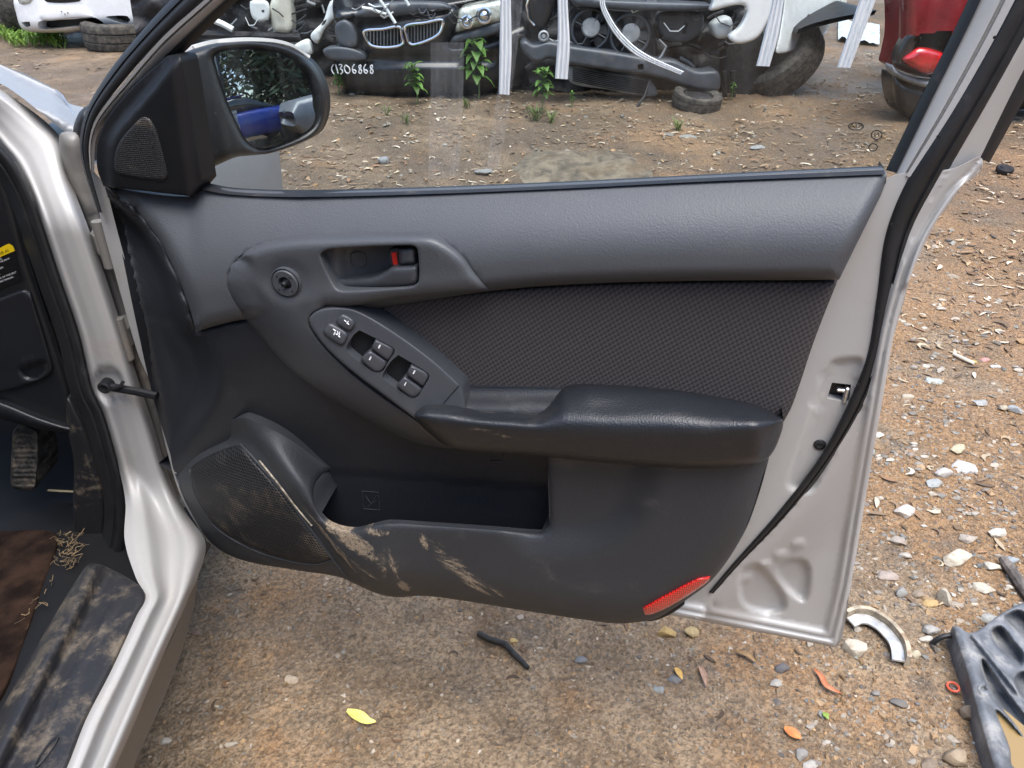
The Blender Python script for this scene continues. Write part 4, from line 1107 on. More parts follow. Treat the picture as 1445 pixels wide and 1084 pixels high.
def ground_mat():
    t = NT('yard_dirt')
    X = t.xyz()
    mid_ = t.noise(5, 5, 0.65, dist=0.4); fin = t.noise(95, 4, 0.72); grit = t.noise(220, 3, 0.7)
    col = t.mix(t.ramp(mid_, 0.32, 0.68), (0.225, 0.152, 0.088), (0.46, 0.335, 0.210))
    # orange clay, mostly to the right of the open door
    side = t.ramp(X[0], 0.1, 1.0)
    orange = t.math('MULTIPLY', t.ramp(t.math('ADD', t.noise(3.2, 6, 0.62), t.math('MULTIPLY', side, 0.16)), 0.52, 0.68), 0.85)
    col = t.mix(orange, col, (0.41, 0.235, 0.108))
    # grey grit
    grey = t.math('MULTIPLY', t.ramp(t.noise(7.5, 7, 0.7), 0.54, 0.70), 0.7)
    col = t.mix(grey, col, (0.135, 0.118, 0.098))
    # the old leaf mould beyond the door
    far = t.math('MULTIPLY', t.ramp(X[1], 2.3, 4.0), t.ramp(t.noise(1.7, 6, 0.65), 0.25, 0.6))
    col = t.mix(t.math('MULTIPLY', far, 0.8), col, (0.105, 0.076, 0.048))
    # speckle
    sp = t.voro(240, 'F1', 'Color')
    hsv = t.n('ShaderNodeSeparateColor'); t.l(sp, hsv.inputs[0])
    k = t.math('MULTIPLY', t.ramp(hsv.outputs[0], 0.74, 0.9), 0.4)
    col = t.mix(k, col, (0.40, 0.33, 0.25))
    k2 = t.math('MULTIPLY', t.ramp(hsv.outputs[1], 0.72, 0.9), 0.4)
    col = t.mix(k2, col, (0.060, 0.042, 0.028))
    col = t.mix(t.math('MULTIPLY', t.ramp(fin, 0.40, 0.58), 0.85), t.mix(0.50, col, (0.05, 0.033, 0.018)), col)  # crevice shade painted in: low spots of the bump darkened
    wet = t.ramp(t.noise(2.3, 5, 0.6), 0.42, 0.62)
    rg = t.math('MULTIPLY_ADD', wet, -0.38, 0.86)
    h = t.math('ADD', t.math('MULTIPLY', fin, 1.0), t.math('ADD', t.math('MULTIPLY', grit, 0.35), t.math('MULTIPLY', t.voro(95), 0.5)))
    nrm = t.bump(h, 1.0, 0.012)
    t.bsdf(col, rg, 0, 0.5, nrm)
    return t.m
ground = link('ground', np.stack([XX.ravel(), YY.ravel(), ZZ], 1), gf, ground_mat())
tag(ground, None, None, None, 'structure')

# stones: a few angular shapes shared by all of them
import bmesh
def hull_shape(seed, n=13, flat=0.6):
    r = np.random.default_rng(seed); bm = bmesh.new()
    for p in r.normal(0, 1, (n, 3)):
        p = p / np.linalg.norm(p) * r.uniform(0.75, 1.0); bm.verts.new((p[0], p[1] * 0.85, p[2] * flat))
    res = bmesh.ops.convex_hull(bm, input=bm.verts)
    bmesh.ops.delete(bm, geom=[e for e in res['geom_interior'] if isinstance(e, bmesh.types.BMVert)], context='VERTS')
    bm.verts.ensure_lookup_table()
    v = np.array([q.co[:] for q in bm.verts]); bm.verts.index_update()
    f = [tuple(q.index for q in g.verts) for g in bm.faces]; bm.free()
    return v, f
SH = [hull_shape(i, 12 + i % 4, 0.55 + 0.1 * (i % 3)) for i in range(14)]
PAL = np.array([(0.40, 0.35, 0.28), (0.30, 0.27, 0.23), (0.20, 0.185, 0.165), (0.46, 0.42, 0.36), (0.33, 0.22, 0.12), (0.26, 0.17, 0.09), (0.13, 0.125, 0.12), (0.24, 0.25, 0.235), (0.40, 0.27, 0.15), (0.20, 0.135, 0.08)])
m_pebble = None
def stone_mat():
    t = NT('stone'); at = t.n('ShaderNodeAttribute', attribute_name='Col')
    c = t.mix(t.ramp(t.noise(70, 6, 0.7), 0.4, 0.75), at.outputs[0], t.mix(0.65, at.outputs[0], (0.16, 0.10, 0.055)))
    t.bsdf(c, 0.7, 0, 0.4, t.bump(t.noise(180, 5, 0.7), 0.5, 0.003)); return t.m
m_stone = stone_mat()
def scatter(name, n, region, smin, smax, label, dens=None, z0=0.02, pal=PAL * np.array([0.86, 0.82, 0.76]), powr=2.5):
    vs = []; fs = []; cs = []; k = 0; i = 0; tries = 0
    while i < n and tries < n * 12:
        tries += 1
        x = rng.uniform(region[0], region[1]); y = rng.uniform(region[2], region[3])
        if dens is not None and rng.uniform() > dens(x, y): continue
        s = smin + (smax - smin) * rng.uniform() ** powr
        v, f = SH[int(rng.integers(len(SH)))]
        a = rng.uniform(0, 6.283); ca, sa = math.cos(a), math.sin(a)
        w = v * s * np.array([1, rng.uniform(0.6, 1), rng.uniform(0.6, 1)])
        w = np.stack([w[:, 0] * ca - w[:, 1] * sa, w[:, 0] * sa + w[:, 1] * ca, w[:, 2]], 1) + np.array([x, y, hg(x, y) + s * z0])
        vs.append(w); fs += [tuple(q + k for q in g) for g in f]; k += len(v)
        c = pal[int(rng.integers(len(pal)))] * rng.uniform(0.7, 1.25); cs.append(np.tile(np.append(c, 1), (len(v), 1)))
        i += 1
    o = link(name, np.concatenate(vs), fs, m_stone, None, False, None, np.concatenate(cs))
    return tag(o, label, 'gravel', None, 'stuff')
def gdens(x, y):
    return 0.18 + 0.8 * max(0, min(1, 0.5 + 1.6 * noise.noise(Vector((x * 2.6, y * 2.6, 0))))) * (1.0 if x > 0.45 else 0.55)
scatter('gravel', 19000, (-0.62, 1.5, 0.5, 2.3), 0.0014, 0.0075, 'fine gravel trodden into the brown dirt round the door', gdens)
scatter('gravel', 5200, (0.45, 2.4, 0.6, 3.4), 0.003, 0.016, 'coarse pale gravel strewn over the orange dirt behind the door', gdens, powr=3.0, pal=PAL * 0.9)
scatter('gravel', 5000, (-1.8, 4.2, 2.0, 6.4), 0.006, 0.026, 'gravel lying on the ground beyond the window', None, powr=3.0)

scatter('gravel', 2200, (0.55, 1.5, 0.8, 1.9), 0.003, 0.013, 'dense cream and grey gravel in the damp mud beyond the door edge', lambda x, y: 1.0 if noise.noise(Vector((x * 4.5, y * 4.5, 2))) > -0.05 else 0.12, pal=PAL[[0, 1, 2, 3, 7, 9, 4]] * 0.85, powr=2.2)
# single stones, placed where they lie
hero = [  # px, py, width, height, colour, label
 (1206,906,36,38,(0.56,0.50,0.40),'big cream stone tucked under the curved brake shoe'),
 (1349,780,44,28,(0.60,0.54,0.43),'largest cream stone on the dirt beyond the lower door corner'),
 (1278,716,34,26,(0.58,0.53,0.47),'pale pinkish stone alone beside the door edge above the gravel'),
 (1331,834,19,38,(0.50,0.45,0.36),'long upright cream grey stone among small gravel'),
 (1397,796,26,17,(0.62,0.58,0.48),'rounded cream stone at the end of the dark branch'),
 (1388,826,30,15,(0.55,0.50,0.40),'flat cream stone below the dark branch'),
 (1252,808,30,18,(0.42,0.35,0.30),'pinkish grey wedge stone on the wet orange patch'),
 (1360,651,38,18,(0.66,0.64,0.62),'white flaky stone sliver like torn paper'),
 (1352,627,26,18,(0.55,0.49,0.34),'yellowish flat triangular stone above the white flake'),
 (1332,661,26,22,(0.55,0.53,0.50),'whitish grey angular stone just below the white flake'),
 (1318,678,26,14,(0.38,0.40,0.39),'blue grey flat stone below the whitish angular stone'),
 (1240,612,20,15,(0.60,0.57,0.50),'small white stone beside the black rubber seal of the door'),
 (1225,635,22,19,(0.36,0.40,0.37),'green grey stone half hidden at the door edge'),
 (1318,533,28,11,(0.46,0.50,0.47),'pale green grey elongated stone on orange dirt'),
 (1283,556,19,13,(0.50,0.44,0.34),'beige rounded stone below the pale green grey one'),
 (1433,574,22,17,(0.34,0.36,0.37),'grey blocky stone at the picture edge beside a dirt clod'),
 (1383,566,22,10,(0.40,0.41,0.40),'low grey stone in front of the blocky stone'),
 (1415,572,13,16,(0.46,0.40,0.30),'beige stone leaning on the dirt clod'),
 (1391,503,13,9,(0.62,0.30,0.28),'small pink stone on the orange dirt'),
 (1374,508,12,7,(0.66,0.50,0.16),'small yellow pebble beside the pink stone'),
 (1404,515,15,9,(0.66,0.64,0.60),'small white stone in front of the pink one'),
 (1366,756,25,17,(0.42,0.37,0.31),'beige grey block just above the largest cream stone'),
 (1267,758,24,16,(0.38,0.33,0.28),'brown grey stone tilted in the gravel near the door corner'),
 (1278,778,18,15,(0.48,0.44,0.38),'pale rounded stone between tilted stone and largest cream stone'),
 (1405,750,26,17,(0.58,0.56,0.48),'cream patchy stone under a scrap of pale bark'),
 (1427,786,20,18,(0.34,0.38,0.40),'blue grey stone at the picture edge above the branch'),
 (1313,847,22,14,(0.52,0.36,0.16),'orange yellow stone beside the long upright stone'),
 (1312,884,24,26,(0.40,0.39,0.36),'grey white slab stone behind the grey plastic tray'),
 (1306,900,19,14,(0.58,0.54,0.46),'cream stone right of the brake shoe bend'),
 (1290,920,16,20,(0.55,0.50,0.36),'rounded yellowish stone at the lower end of the brake shoe'),
 (1400,869,34,15,(0.48,0.48,0.44),'flat grey white stone above the ribbed tray'),
 (1267,990,24,15,(0.16,0.155,0.145),'dark grey stone lying below the brake shoe'),
 (1235,976,13,15,(0.26,0.25,0.23),'small grey stone left of the dark grey stone'),
 (1096,960,19,15,(0.46,0.43,0.38),'off white stone under the bottom corner of the door'),
 (1103,938,22,18,(0.12,0.12,0.125),'slate grey stone under the bottom edge of the door'),
 (1346,1062,30,36,(0.36,0.28,0.19),'tan block stone beside the tray'),
 (1372,1000,34,40,(0.20,0.16,0.12),'brown stone sunk beside the tray rim'),
 (940,887,28,26,(0.52,0.36,0.14),'crumbly yellow clod below the red reflector'),
 (976,890,26,20,(0.46,0.35,0.17),'flatter yellow clod right of the crumbly one'),
 (725,904,13,10,(0.55,0.40,0.16),'yellow pebble left of the black twig'),
 (734,870,13,12,(0.40,0.34,0.28),'round pale pebble under the door bottom'),
 (820,929,22,14,(0.19,0.20,0.21),'blue grey flat pebble right of the black twig'),
 (954,955,24,14,(0.17,0.175,0.18),'dark slate chip with an orange leaf on it'),
 (930,970,18,14,(0.27,0.29,0.29),'pale grey flat pebble left of the slate chip'),
 (235,1044,16,11,(0.50,0.46,0.40),'white pebble near the car sill in the lower part'),
 (328,1050,18,10,(0.46,0.40,0.32),'pale pebble right of the white one near the sill'),
 (278,893,14,9,(0.30,0.22,0.17),'reddish pebble close to the car sill'),
 (410,956,22,8,(0.46,0.38,0.28),'narrow pale chip in the middle of bare dirt'),
 (1130,1060,24,16,(0.30,0.29,0.27),'grey stone at the bottom edge below the orange leaf'),
 (1142,1075,22,14,(0.42,0.40,0.36),'pale stone at the very bottom edge below the orange leaf'),
 (1310,1075,26,18,(0.24,0.19,0.14),'brown stone at the bottom edge left of the tray'),
 (1270,830,18,24,(0.30,0.30,0.28),'grey upright stone left of the orange yellow one'),
 (1296,834,20,16,(0.30,0.24,0.18),'brown stone beside the grey upright stone'),
 (1349,850,20,12,(0.40,0.34,0.28),'pinkish stone below the long upright stone'),
 (970,188,30,12,(0.28,0.29,0.27),'grey stone with grass seen through the window'),
 (945,186,22,9,(0.22,0.22,0.20),'dark flat stone beside the grey grassy stone'),
 (1069,206,24,9,(0.30,0.32,0.32),'blue grey flat stone seen through the window near the etched mark'),
 (541,222,20,20,(0.25,0.28,0.30),'blue grey stone seen through the window below the mirror'),
 (683,240,30,14,(0.24,0.26,0.26),'grey stone by the window edge left of the buried slab'),
 (500,129,16,12,(0.36,0.34,0.30),'pale stone among weeds below the painted number'),
 (1395,210,12,8,(0.40,0.36,0.30),'beige stone in front of the black cap'),
]
def make_stone(px, py, wpx, hpx, col, label, seed, group=None):
    g = GP(px, py + hpx * 0.35)
    dist = np.linalg.norm(g - CAM); m_ = dist / FPX
    v, f = hull_shape(100 + seed, 24, 0.62)
    w = v * np.array([wpx * m_ / 2 * 1.05, max(wpx, hpx) * 0.42 * m_, max(hpx * m_ * 0.55, wpx * m_ * 0.2)])
    bm = bmesh.new(); vs = [bm.verts.new(q) for q in w]
    for q in f:
        try: bm.faces.new([vs[i] for i in q])
        except ValueError: pass
    bmesh.ops.bevel(bm, geom=list(bm.edges), offset=wpx * m_ * 0.035, segments=1, affect='EDGES', clamp_overlap=True)
    bmesh.ops.recalc_face_normals(bm, faces=bm.faces)
    me_v = np.array([q.co[:] for q in bm.verts]); bm.verts.index_update(); fs = [tuple(q.index for q in p.verts) for p in bm.faces]; bm.free()
    a = (seed * 0.7) % 0.8 - 0.4; ca, sa = math.cos(a), math.sin(a)
    me_v = np.stack([me_v[:, 0] * ca - me_v[:, 1] * sa, me_v[:, 0] * sa + me_v[:, 1] * ca, me_v[:, 2]], 1)
    zb = hg(g[0], g[1])
    top = me_v + np.array([g[0], g[1], zb + hpx * m_ * 0.10])
    o = link('stone', top, fs, m_stone, None, True, (g[0], g[1], zb), np.tile(np.array([c * 0.80 for c in col] + [1.0]), (len(top), 1)), 30)
    return tag(o, label, 'stone', group)
for i, h in enumerate(hero): make_stone(*h, i, 'loose stones on the dirt')
extra = []
for i in range(130):
    px = rng.uniform(1215, 1440); py = rng.uniform(420, 870)
    if px < 1265 + (500 - py) * 0.12: px += 60
    if any(abs(px - h[0]) < (h[2] + 14) / 2 + 4 and abs(py - h[1]) < (h[3] + 12) / 2 + 3 for h in hero): continue
    s = rng.uniform(8, 14)
    make_stone(px, py, s, s * rng.uniform(0.5, 0.85), (PAL[int(rng.integers(4))] * rng.uniform(0.85, 1.4)).tolist(), 'small pale pebble in the gravel strewn right of the door', 200 + i, 'small pebbles right of the door')

# half-buried slab seen through the window
g0 = GP(820, 238)
def slab():
    n = 26; v = []; r_ = np.random.default_rng(3)
    for j in range(14):
        for i in range(n):
            t_ = 2 * math.pi * i / n; rr = 1 - (j / 13.0) ** 1.5 * 1.0
            px_r = (0.62 + 0.10 * noise.noise(Vector((math.cos(t_) * 2, math.sin(t_) * 2, 1)))) * rr
            x = g0[0] + px_r * math.cos(t_) * 0.72; y = g0[1] + px_r * math.sin(t_) * 0.62
            z = hg(x, y) - 0.025 + 0.075 * (1 - rr ** 1.6) + 0.030 * noise.noise(Vector((x * 4, y * 4, 5))) + 0.014 * noise.noise(Vector((x * 15, y * 15, 5)))
            v.append((x, y, z))
    f = [(j * n + i, j * n + (i + 1) % n, (j + 1) * n + (i + 1) % n, (j + 1) * n + i) for j in range(13) for i in range(n)]
    o = link('rock_slab', v, f, simple('rock_grey', (0.125, 0.102, 0.07), 0.85, var=0.5, vs=14, bump=(45, 0.9, 0.012), dirt=((0.12, 0.085, 0.05), 5, 0.5, 0.72)), None, True, g0)
    tag(o, 'large half buried grey rock slab close behind the window sill', 'rock')
slab()

# leaf litter and bark chips
def litter(name, n, region, L0, L1, label, pal, dens=None):
    mb_v = []; mb_f = []; cs = []; k = 0; i = 0
    while i < n:
        x = rng.uniform(region[0], region[1]); y = rng.uniform(region[2], region[3])
        if dens is not None and rng.uniform() > dens(x, y): i += 0.3; continue
        L = rng.uniform(L0, L1); W = L * rng.uniform(0.05, 0.16); a = rng.uniform(0, 6.28); bend = rng.normal(0, 1.1); lift = rng.uniform(0.05, 0.25) * L
        pts = []
        for j in range(5):
            s = j / 4 - 0.5; th = a + bend * s
            cx = x + L * s * math.cos(th); cy = y + L * s * math.sin(th)
            wj = W * (1 - (2 * s) ** 2 * 0.8); nxv, nyv = -math.sin(th), math.cos(th)
            z = hg(x, y) + 0.003 + lift * (0.25 - s * s) * 1.2
            pts += [(cx + nxv * wj, cy + nyv * wj, z + 0.15 * W), (cx, cy, z), (cx - nxv * wj, cy - nyv * wj, z + 0.25 * W)]
        mb_v += pts; mb_f += [(k + 3*j + q, k + 3*j + q + 1, k + 3*j + q + 4, k + 3*j + q + 3) for j in range(4) for q in range(2)]; k += 15
        c = pal[int(rng.integers(len(pal)))] * rng.uniform(0.7, 1.2); cs += [np.append(c, 1)] * 15
        i += 1
    o = link(name, mb_v, mb_f, m_attr, None, True, None, np.array(cs))
    return tag(o, label, 'leaf litter', None, 'stuff')
LP = np.array([(0.46, 0.37, 0.25), (0.34, 0.24, 0.14), (0.24, 0.16, 0.09), (0.15, 0.095, 0.055), (0.55, 0.48, 0.37), (0.26, 0.15, 0.08), (0.12, 0.08, 0.05), (0.19, 0.13, 0.08)])
ld = lambda x, y: 0.35 + 0.65 * (noise.noise(Vector((x * 1.8, y * 1.8, 4))) > -0.1)
litter('leaf_litter', 12000, (-1.8, 4.6, 2.1, 7.0), 0.012, 0.065, 'pale curled dead leaves and bark chips beyond the window', LP, ld)
litter('leaf_litter', 900, (0.5, 2.9, 1.1, 3.4), 0.010, 0.05, 'dry bark chips scattered over the orange dirt right of the door', LP)
litter('leaf_litter', 420, (-0.6, 1.4, 0.5, 1.9), 0.006, 0.028, 'tiny dark twigs and leaf scraps pressed into the mud', LP[[2, 3, 5]] * 0.55)
litter('leaf_litter', 1500, (-8.0, -2.0, 5.0, 10.5), 0.03, 0.10, 'pale leaves on the track near the lying tyre', LP)
# ------------------------------------------------------------------ small things lying on the ground
def ground_thing(name, mb, mat, px, py, label, cat, group=None):
    g = GP(px, py); return tag(mb.build(name, mat, None, base=(g[0], g[1], hg(g[0], g[1]))), label, cat, group)
def gpts(l, up=0.004):
    out = []
    for a, b in l:
        g = GP(a, b); out.append((g[0], g[1], hg(g[0], g[1]) + up))
    return np.array(out)
mb = MB(); mb.tube(gpts([(675,898),(690,906),(712,915),(722,926),(736,940),(745,950)], 0.008), [0.006, 0.0062, 0.0062, 0.0058, 0.0055, 0.0045], 9)
tag(mb.build('twig', simple('wet_black_bark', (0.022, 0.02, 0.018), 0.5, var=0.5, vs=80, bump=(150, 0.6, 0.002)), None, base=GP(710, 922)), 'bent black twig lying on bare dirt below the door', 'twig')
mb = MB(); mb.tube(gpts([(1412,795),(1425,812),(1445,838),(1470,870)], 0.014), [0.009, 0.012, 0.012, 0.012], 9)
tag(mb.build('branch', simple('grey_bark', (0.13, 0.11, 0.095), 0.8, var=0.5, vs=60, bump=(120, 0.7, 0.003)), None, base=GP(1430, 820)), 'dark branch poking in at the picture edge above the tray', 'branch')
mb = MB(); mb.tube(gpts([(1345,500),(1362,508),(1374,514)], 0.008), 0.0055, 7)
tag(mb.build('stick', simple('bleached_wood', (0.62, 0.56, 0.45), 0.8), None, base=GP(1360, 508)), 'short bleached stick on the orange dirt by the pink stone', 'stick')
def leaf(pts_mid, wid, colr, label, px, py, curl=0.006, matname='leaf'):
    c = gpts(pts_mid, 0.004); n = len(c); v = []; 
    c = cr(c * 1000, 6, False) / 1000; n = len(c)
    tg = np.gradient(c, axis=0); sd = np.cross(tg, [0, 0, 1.0]); sd /= np.linalg.norm(sd, axis=1)[:, None]
    for i in range(n):
        s = i / (n - 1); w = wid * (math.sin(math.pi * (0.06 + 0.9 * s)) ** 0.8)
        for q in (-1, -0.5, 0, 0.5, 1): v.append(c[i] + sd[i] * w * q + np.array([0, 0, curl * abs(q) ** 1.5 + 0.004 * math.sin(s * 3)]))
    f = [(i * 5 + q, i * 5 + q + 1, (i + 1) * 5 + q + 1, (i + 1) * 5 + q) for i in range(n - 1) for q in range(4)]
    o = link('leaf', v, f, simple(matname, colr, 0.55, var=0.25, vs=60), None, True, GP(px, py)); return tag(o, label, 'leaf', 'fallen leaves on the dirt')
leaf([(490,1006),(505,1014),(520,1021),(530,1020)], 0.010, (0.72, 0.62, 0.16), 'single bright yellow leaf on the bare dirt', 510, 1015, 0.003, 'leaf_yellow')
leaf([(1147,948),(1158,960),(1165,972),(1186,982)], 0.006, (0.40, 0.15, 0.07), 'long red brown gum leaf below the door corner', 1165, 968, 0.004, 'leaf_redbrown')
leaf([(1106,1028),(1116,1036),(1130,1044)], 0.010, (0.50, 0.18, 0.05), 'short orange brown leaf resting on a grey stone', 1118, 1036, 0.003, 'leaf_orange')
leaf([(1038,922),(1052,930),(1066,939)], 0.006, (0.26, 0.16, 0.07), 'brown leaf under the silver door bottom', 1052, 931, 0.003, 'leaf_brown')
leaf([(986,944),(992,958),(996,972)], 0.006, (0.34, 0.21, 0.14), 'pinkish dry leaf beside the slate chip', 992, 958, 0.003, 'leaf_pink')
leaf([(1160,1008),(1164,1014),(1168,1018)], 0.006, (0.20, 0.30, 0.05), 'tiny green leaf scrap near the red brown leaf', 1164, 1013, 0.002, 'leaf_green')
leaf([(952,946),(958,956),(962,962)], 0.006, (0.50, 0.30, 0.08), 'small orange yellow leaf on the slate chip', 957, 955, 0.002, 'leaf_amber')
mb = MB(); a = np.linspace(0, 2 * math.pi, 22); g = GP(1342, 976)
mb.tube(np.stack([g[0] + 0.007 * np.cos(a) + 0.004 * np.sin(a), g[1] + 0.009 * np.sin(a) - 0.006 * np.cos(a), hg(g[0], g[1]) + 0.008 + 0.003 * np.cos(a)], 1), 0.0022, 7, False)
tag(mb.build('plastic_clip', simple('red_clip', (0.62, 0.10, 0.05), 0.4), None, base=g), 'small red plastic ring clip left of the tray', 'clip')
mb = MB(); g = GP(1416, 244); mb.lathe((g[0], g[1], hg(g[0], g[1])), (0, -0.15, 1), [(0, 0.040), (0.02, 0.042), (0.026, 0.038), (0.024, 0.026), (0.030, 0.022), (0.030, 0.004)], 28)
tag(mb.build('bottle_lid', m_rubber, None, base=g), 'round black plastic cap lying on the dirt behind the door', 'cap')
# brake shoe
c = cr(np.array([(1190,878),(1205,873),(1225,876),(1245,888),(1262,905),(1274,925),(1277,944)], float), 4, False)
o3 = gpts(c.tolist(), 0.0); n = len(o3)
tg = np.gradient(o3, axis=0); sd = np.cross(tg, [0, 0, 1.0]); sd /= np.linalg.norm(sd, axis=1)[:, None]
def shoe_ring(prof):
    v = []
    for i in range(n):
        for s, z in prof: v.append(o3[i] + sd[i] * s + np.array([0, 0, z]))
    k = len(prof)
    f = [(i * k + j, i * k + (j + 1) % k, (i + 1) * k + (j + 1) % k, (i + 1) * k + j) for i in range(n - 1) for j in range(k)] + [tuple(range(k)), tuple(range((n - 1) * k, n * k))]
    return v, f
shoe = thing('brake_shoe', o3[n // 2], 'curved rusty brake shoe with bright inner web lying by the cream stone', 'brake shoe')
v, f = shoe_ring([(-0.004, 0.002), (0.004, 0.002), (0.004, 0.030), (-0.004, 0.030)]); link('lining', v, f, simple('brake_lining', (0.36, 0.30, 0.22), 0.8, var=0.4, vs=40, bump=(150, 0.6, 0.002), dirt=((0.2, 0.12, 0.06), 30, 0.5, 0.7)), shoe, True, None, None, 40)
v, f = shoe_ring([(0.0045, 0.012), (0.026, 0.010), (0.026, 0.014), (0.0045, 0.016)]); link('web', v, f, simple('worn_steel', (0.60, 0.60, 0.58), 0.35, metal=0.5, var=0.2, vs=50, dirt=((0.25, 0.17, 0.10), 40, 0.55, 0.75)), shoe, True, None, None, 40)
mb = MB()
for k in (int(n * 0.22), int(n * 0.58)): mb.lathe(o3[k] + sd[k] * 0.014 + np.array([0, 0, 0.0142]), (0, 0, 1), [(0, 0.0032), (0.0006, 0.003)], 10)
mb.build('slot', m_deep, shoe)
# grey plastic tray with a puddle in it, lower right
tray = thing('undertray', GP(1400, 1000), 'weathered grey ribbed plastic tray holding muddy water at the picture corner', 'plastic tray')
m_tray = simple('grey_tray_plastic', (0.12, 0.127, 0.137), 0.55, var=0.3, vs=25, bump=(90, 0.35, 0.003), dirt=((0.32, 0.31, 0.29), 22, 0.48, 0.75))
TR = [(1344,884),(1352,884),(1366,893),(1380,890),(1410,868),(1445,850),(1600,800),(1640,1180),(1440,1190),(1402,1084),(1380,1010),(1364,950)]
ribs = [cr(p, 4) for p in ([(1398,890),(1412,884),(1430,905),(1445,925),(1441,938),(1425,928),(1405,910)], [(1418,872),(1440,862),(1475,900),(1500,935),(1490,945),(1460,915)], [(1385,930),(1392,935),(1412,965),(1438,1000),(1470,1040),(1462,1060),(1430,1020),(1402,985),(1386,950)], [(1432,958),(1445,948),(1490,980),(1500,1010),(1470,1010),(1440,985)])]
pud = cr([(1404,1002),(1414,1008),(1440,1036),(1480,1078),(1500,1100),(1430,1084),(1424,1056)], 5)
rim = cr([(1344,884),(1364,950),(1380,1010),(1402,1084),(1440,1190)], 6, False)
def z_tray(V, do, d):
    dr = seg_dist(V, rim, False)
    z = 0.050 + 0.010 * np.exp(-((dr - 12) / 10) ** 2)
    for p in ribs: z = z - 0.030 * sstep(sdist(V, p), -2, 5)
    z = z - 0.022 * sstep(sdist(V, pud), -2, 4)
    z = z + 0.004 * sstep(np.hypot(V[:, 0] - 1392, V[:, 1] - 972), 12, 9)
    z = z - 0.010 * sstep(np.hypot((V[:, 0] - 1388) * 1.0, (V[:, 1] - 972) * 1.3), 5.5, 4)
    z = z + 0.012 * sstep(np.abs((V[:, 0] - 1425) * 0.78 - (V[:, 1] - 960) * 0.62), 6, 2) * sstep(sdist(V, pud), -3, -9)
    return z - 0.006 * (1 - rnd(do, 3))
relief('tray_shell', TR, z_tray, m_tray, tray, mapf=ZP, sp=2.4, rings=(1, 3), skirt=0.005, smooth_step=5)
t = NT('muddy_water'); t.bsdf((0.27, 0.185, 0.08), 0.08, 0, 0.5, t.bump(t.noise(20, 2), 0.03, 0.002)); m_water = t.m
relief('puddle_water', [(1396,994),(1440,1020),(1520,1100),(1420,1096)], 0.0385, m_water, tray, mapf=ZP, sp=20, rings=())
mb = MB(); a = np.linspace(0.2, 3.3, 16); g = GP(1340, 918)
mb.tube(np.stack([g[0] + 0.03 * np.cos(a), g[1] + 0.012 * np.sin(a) * 0 + 0.01 + 0 * a, hg(g[0], g[1]) + 0.026 * np.sin(a)], 1), 0.005, 8)
tag(mb.build('hose_ring', m_rubber, None, base=g), 'black rubber hose loop sticking out from under the tray', 'hose')

# ------------------------------------------------------------------ beyond the window: the wrecking yard
m_white = simple('white_car_paint', (0.80, 0.81, 0.80), 0.28, spec=0.5, coat=0.6, var=0.04, dirt=((0.42, 0.38, 0.30), 6, 0.62, 0.85))
m_whitedirty = simple('white_panel_dirty', (0.66, 0.70, 0.70), 0.4, var=0.08, coat=0.2, dirt=((0.30, 0.28, 0.24), 9, 0.55, 0.8))
m_blackcar = simple('black_car_paint', (0.009, 0.010, 0.012), 0.30, var=0.3, coat=0.3, dirt=((0.07, 0.06, 0.05), 7, 0.55, 0.85))
m_red = simple('red_car_paint', (0.20, 0.008, 0.012), 0.3, var=0.25, coat=0.6, dirt=((0.24, 0.16, 0.13), 8, 0.58, 0.85))
m_blue = simple('blue_car_paint', (0.012, 0.04, 0.30), 0.3, var=0.15, coat=0.6)
m_engine = simple('grimy_engine_black', (0.014, 0.014, 0.016), 0.6, var=0.6, vs=14, bump=(40, 0.6, 0.01), dirt=((0.08, 0.07, 0.06), 12, 0.55, 0.78))
m_grey = simple('grey_plastic_part', (0.06, 0.068, 0.08), 0.45, var=0.25, vs=9, dirt=((0.15, 0.13, 0.11), 10, 0.55, 0.8))
m_lgrey = simple('grey_metal_part', (0.26, 0.27, 0.28), 0.5, var=0.3, vs=12, metal=0.2)
m_chrome = simple('chrome', (0.75, 0.76, 0.78), 0.15, metal=1.0, var=0.05)
m_lamp = simple('lamp_lens', (0.50, 0.52, 0.46), 0.12, spec=0.7, coat=0.8, var=0.35, vs=30)
m_lampred = simple('lamp_red', (0.50, 0.006, 0.010), 0.10, spec=0.7, coat=1.0, var=0.3, vs=20)
m_bottle = simple('reservoir_plastic', (0.58, 0.57, 0.48), 0.45, var=0.12, vs=10, dirt=((0.25, 0.21, 0.15), 14, 0.58, 0.85))
m_winglass = simple('dark_car_glass', (0.02, 0.03, 0.032), 0.06, spec=0.8, coat=0.5)
t = NT('tyre_rubber'); X = t.xyz()
t.bsdf(t.mix(t.ramp(t.noise(25, 6, 0.7), 0.35, 0.75), (0.030, 0.029, 0.027), (0.13, 0.115, 0.095)), 0.8, 0, 0.3, t.bump(t.noise(70, 5), 0.6, 0.006)); m_tyre = t.m

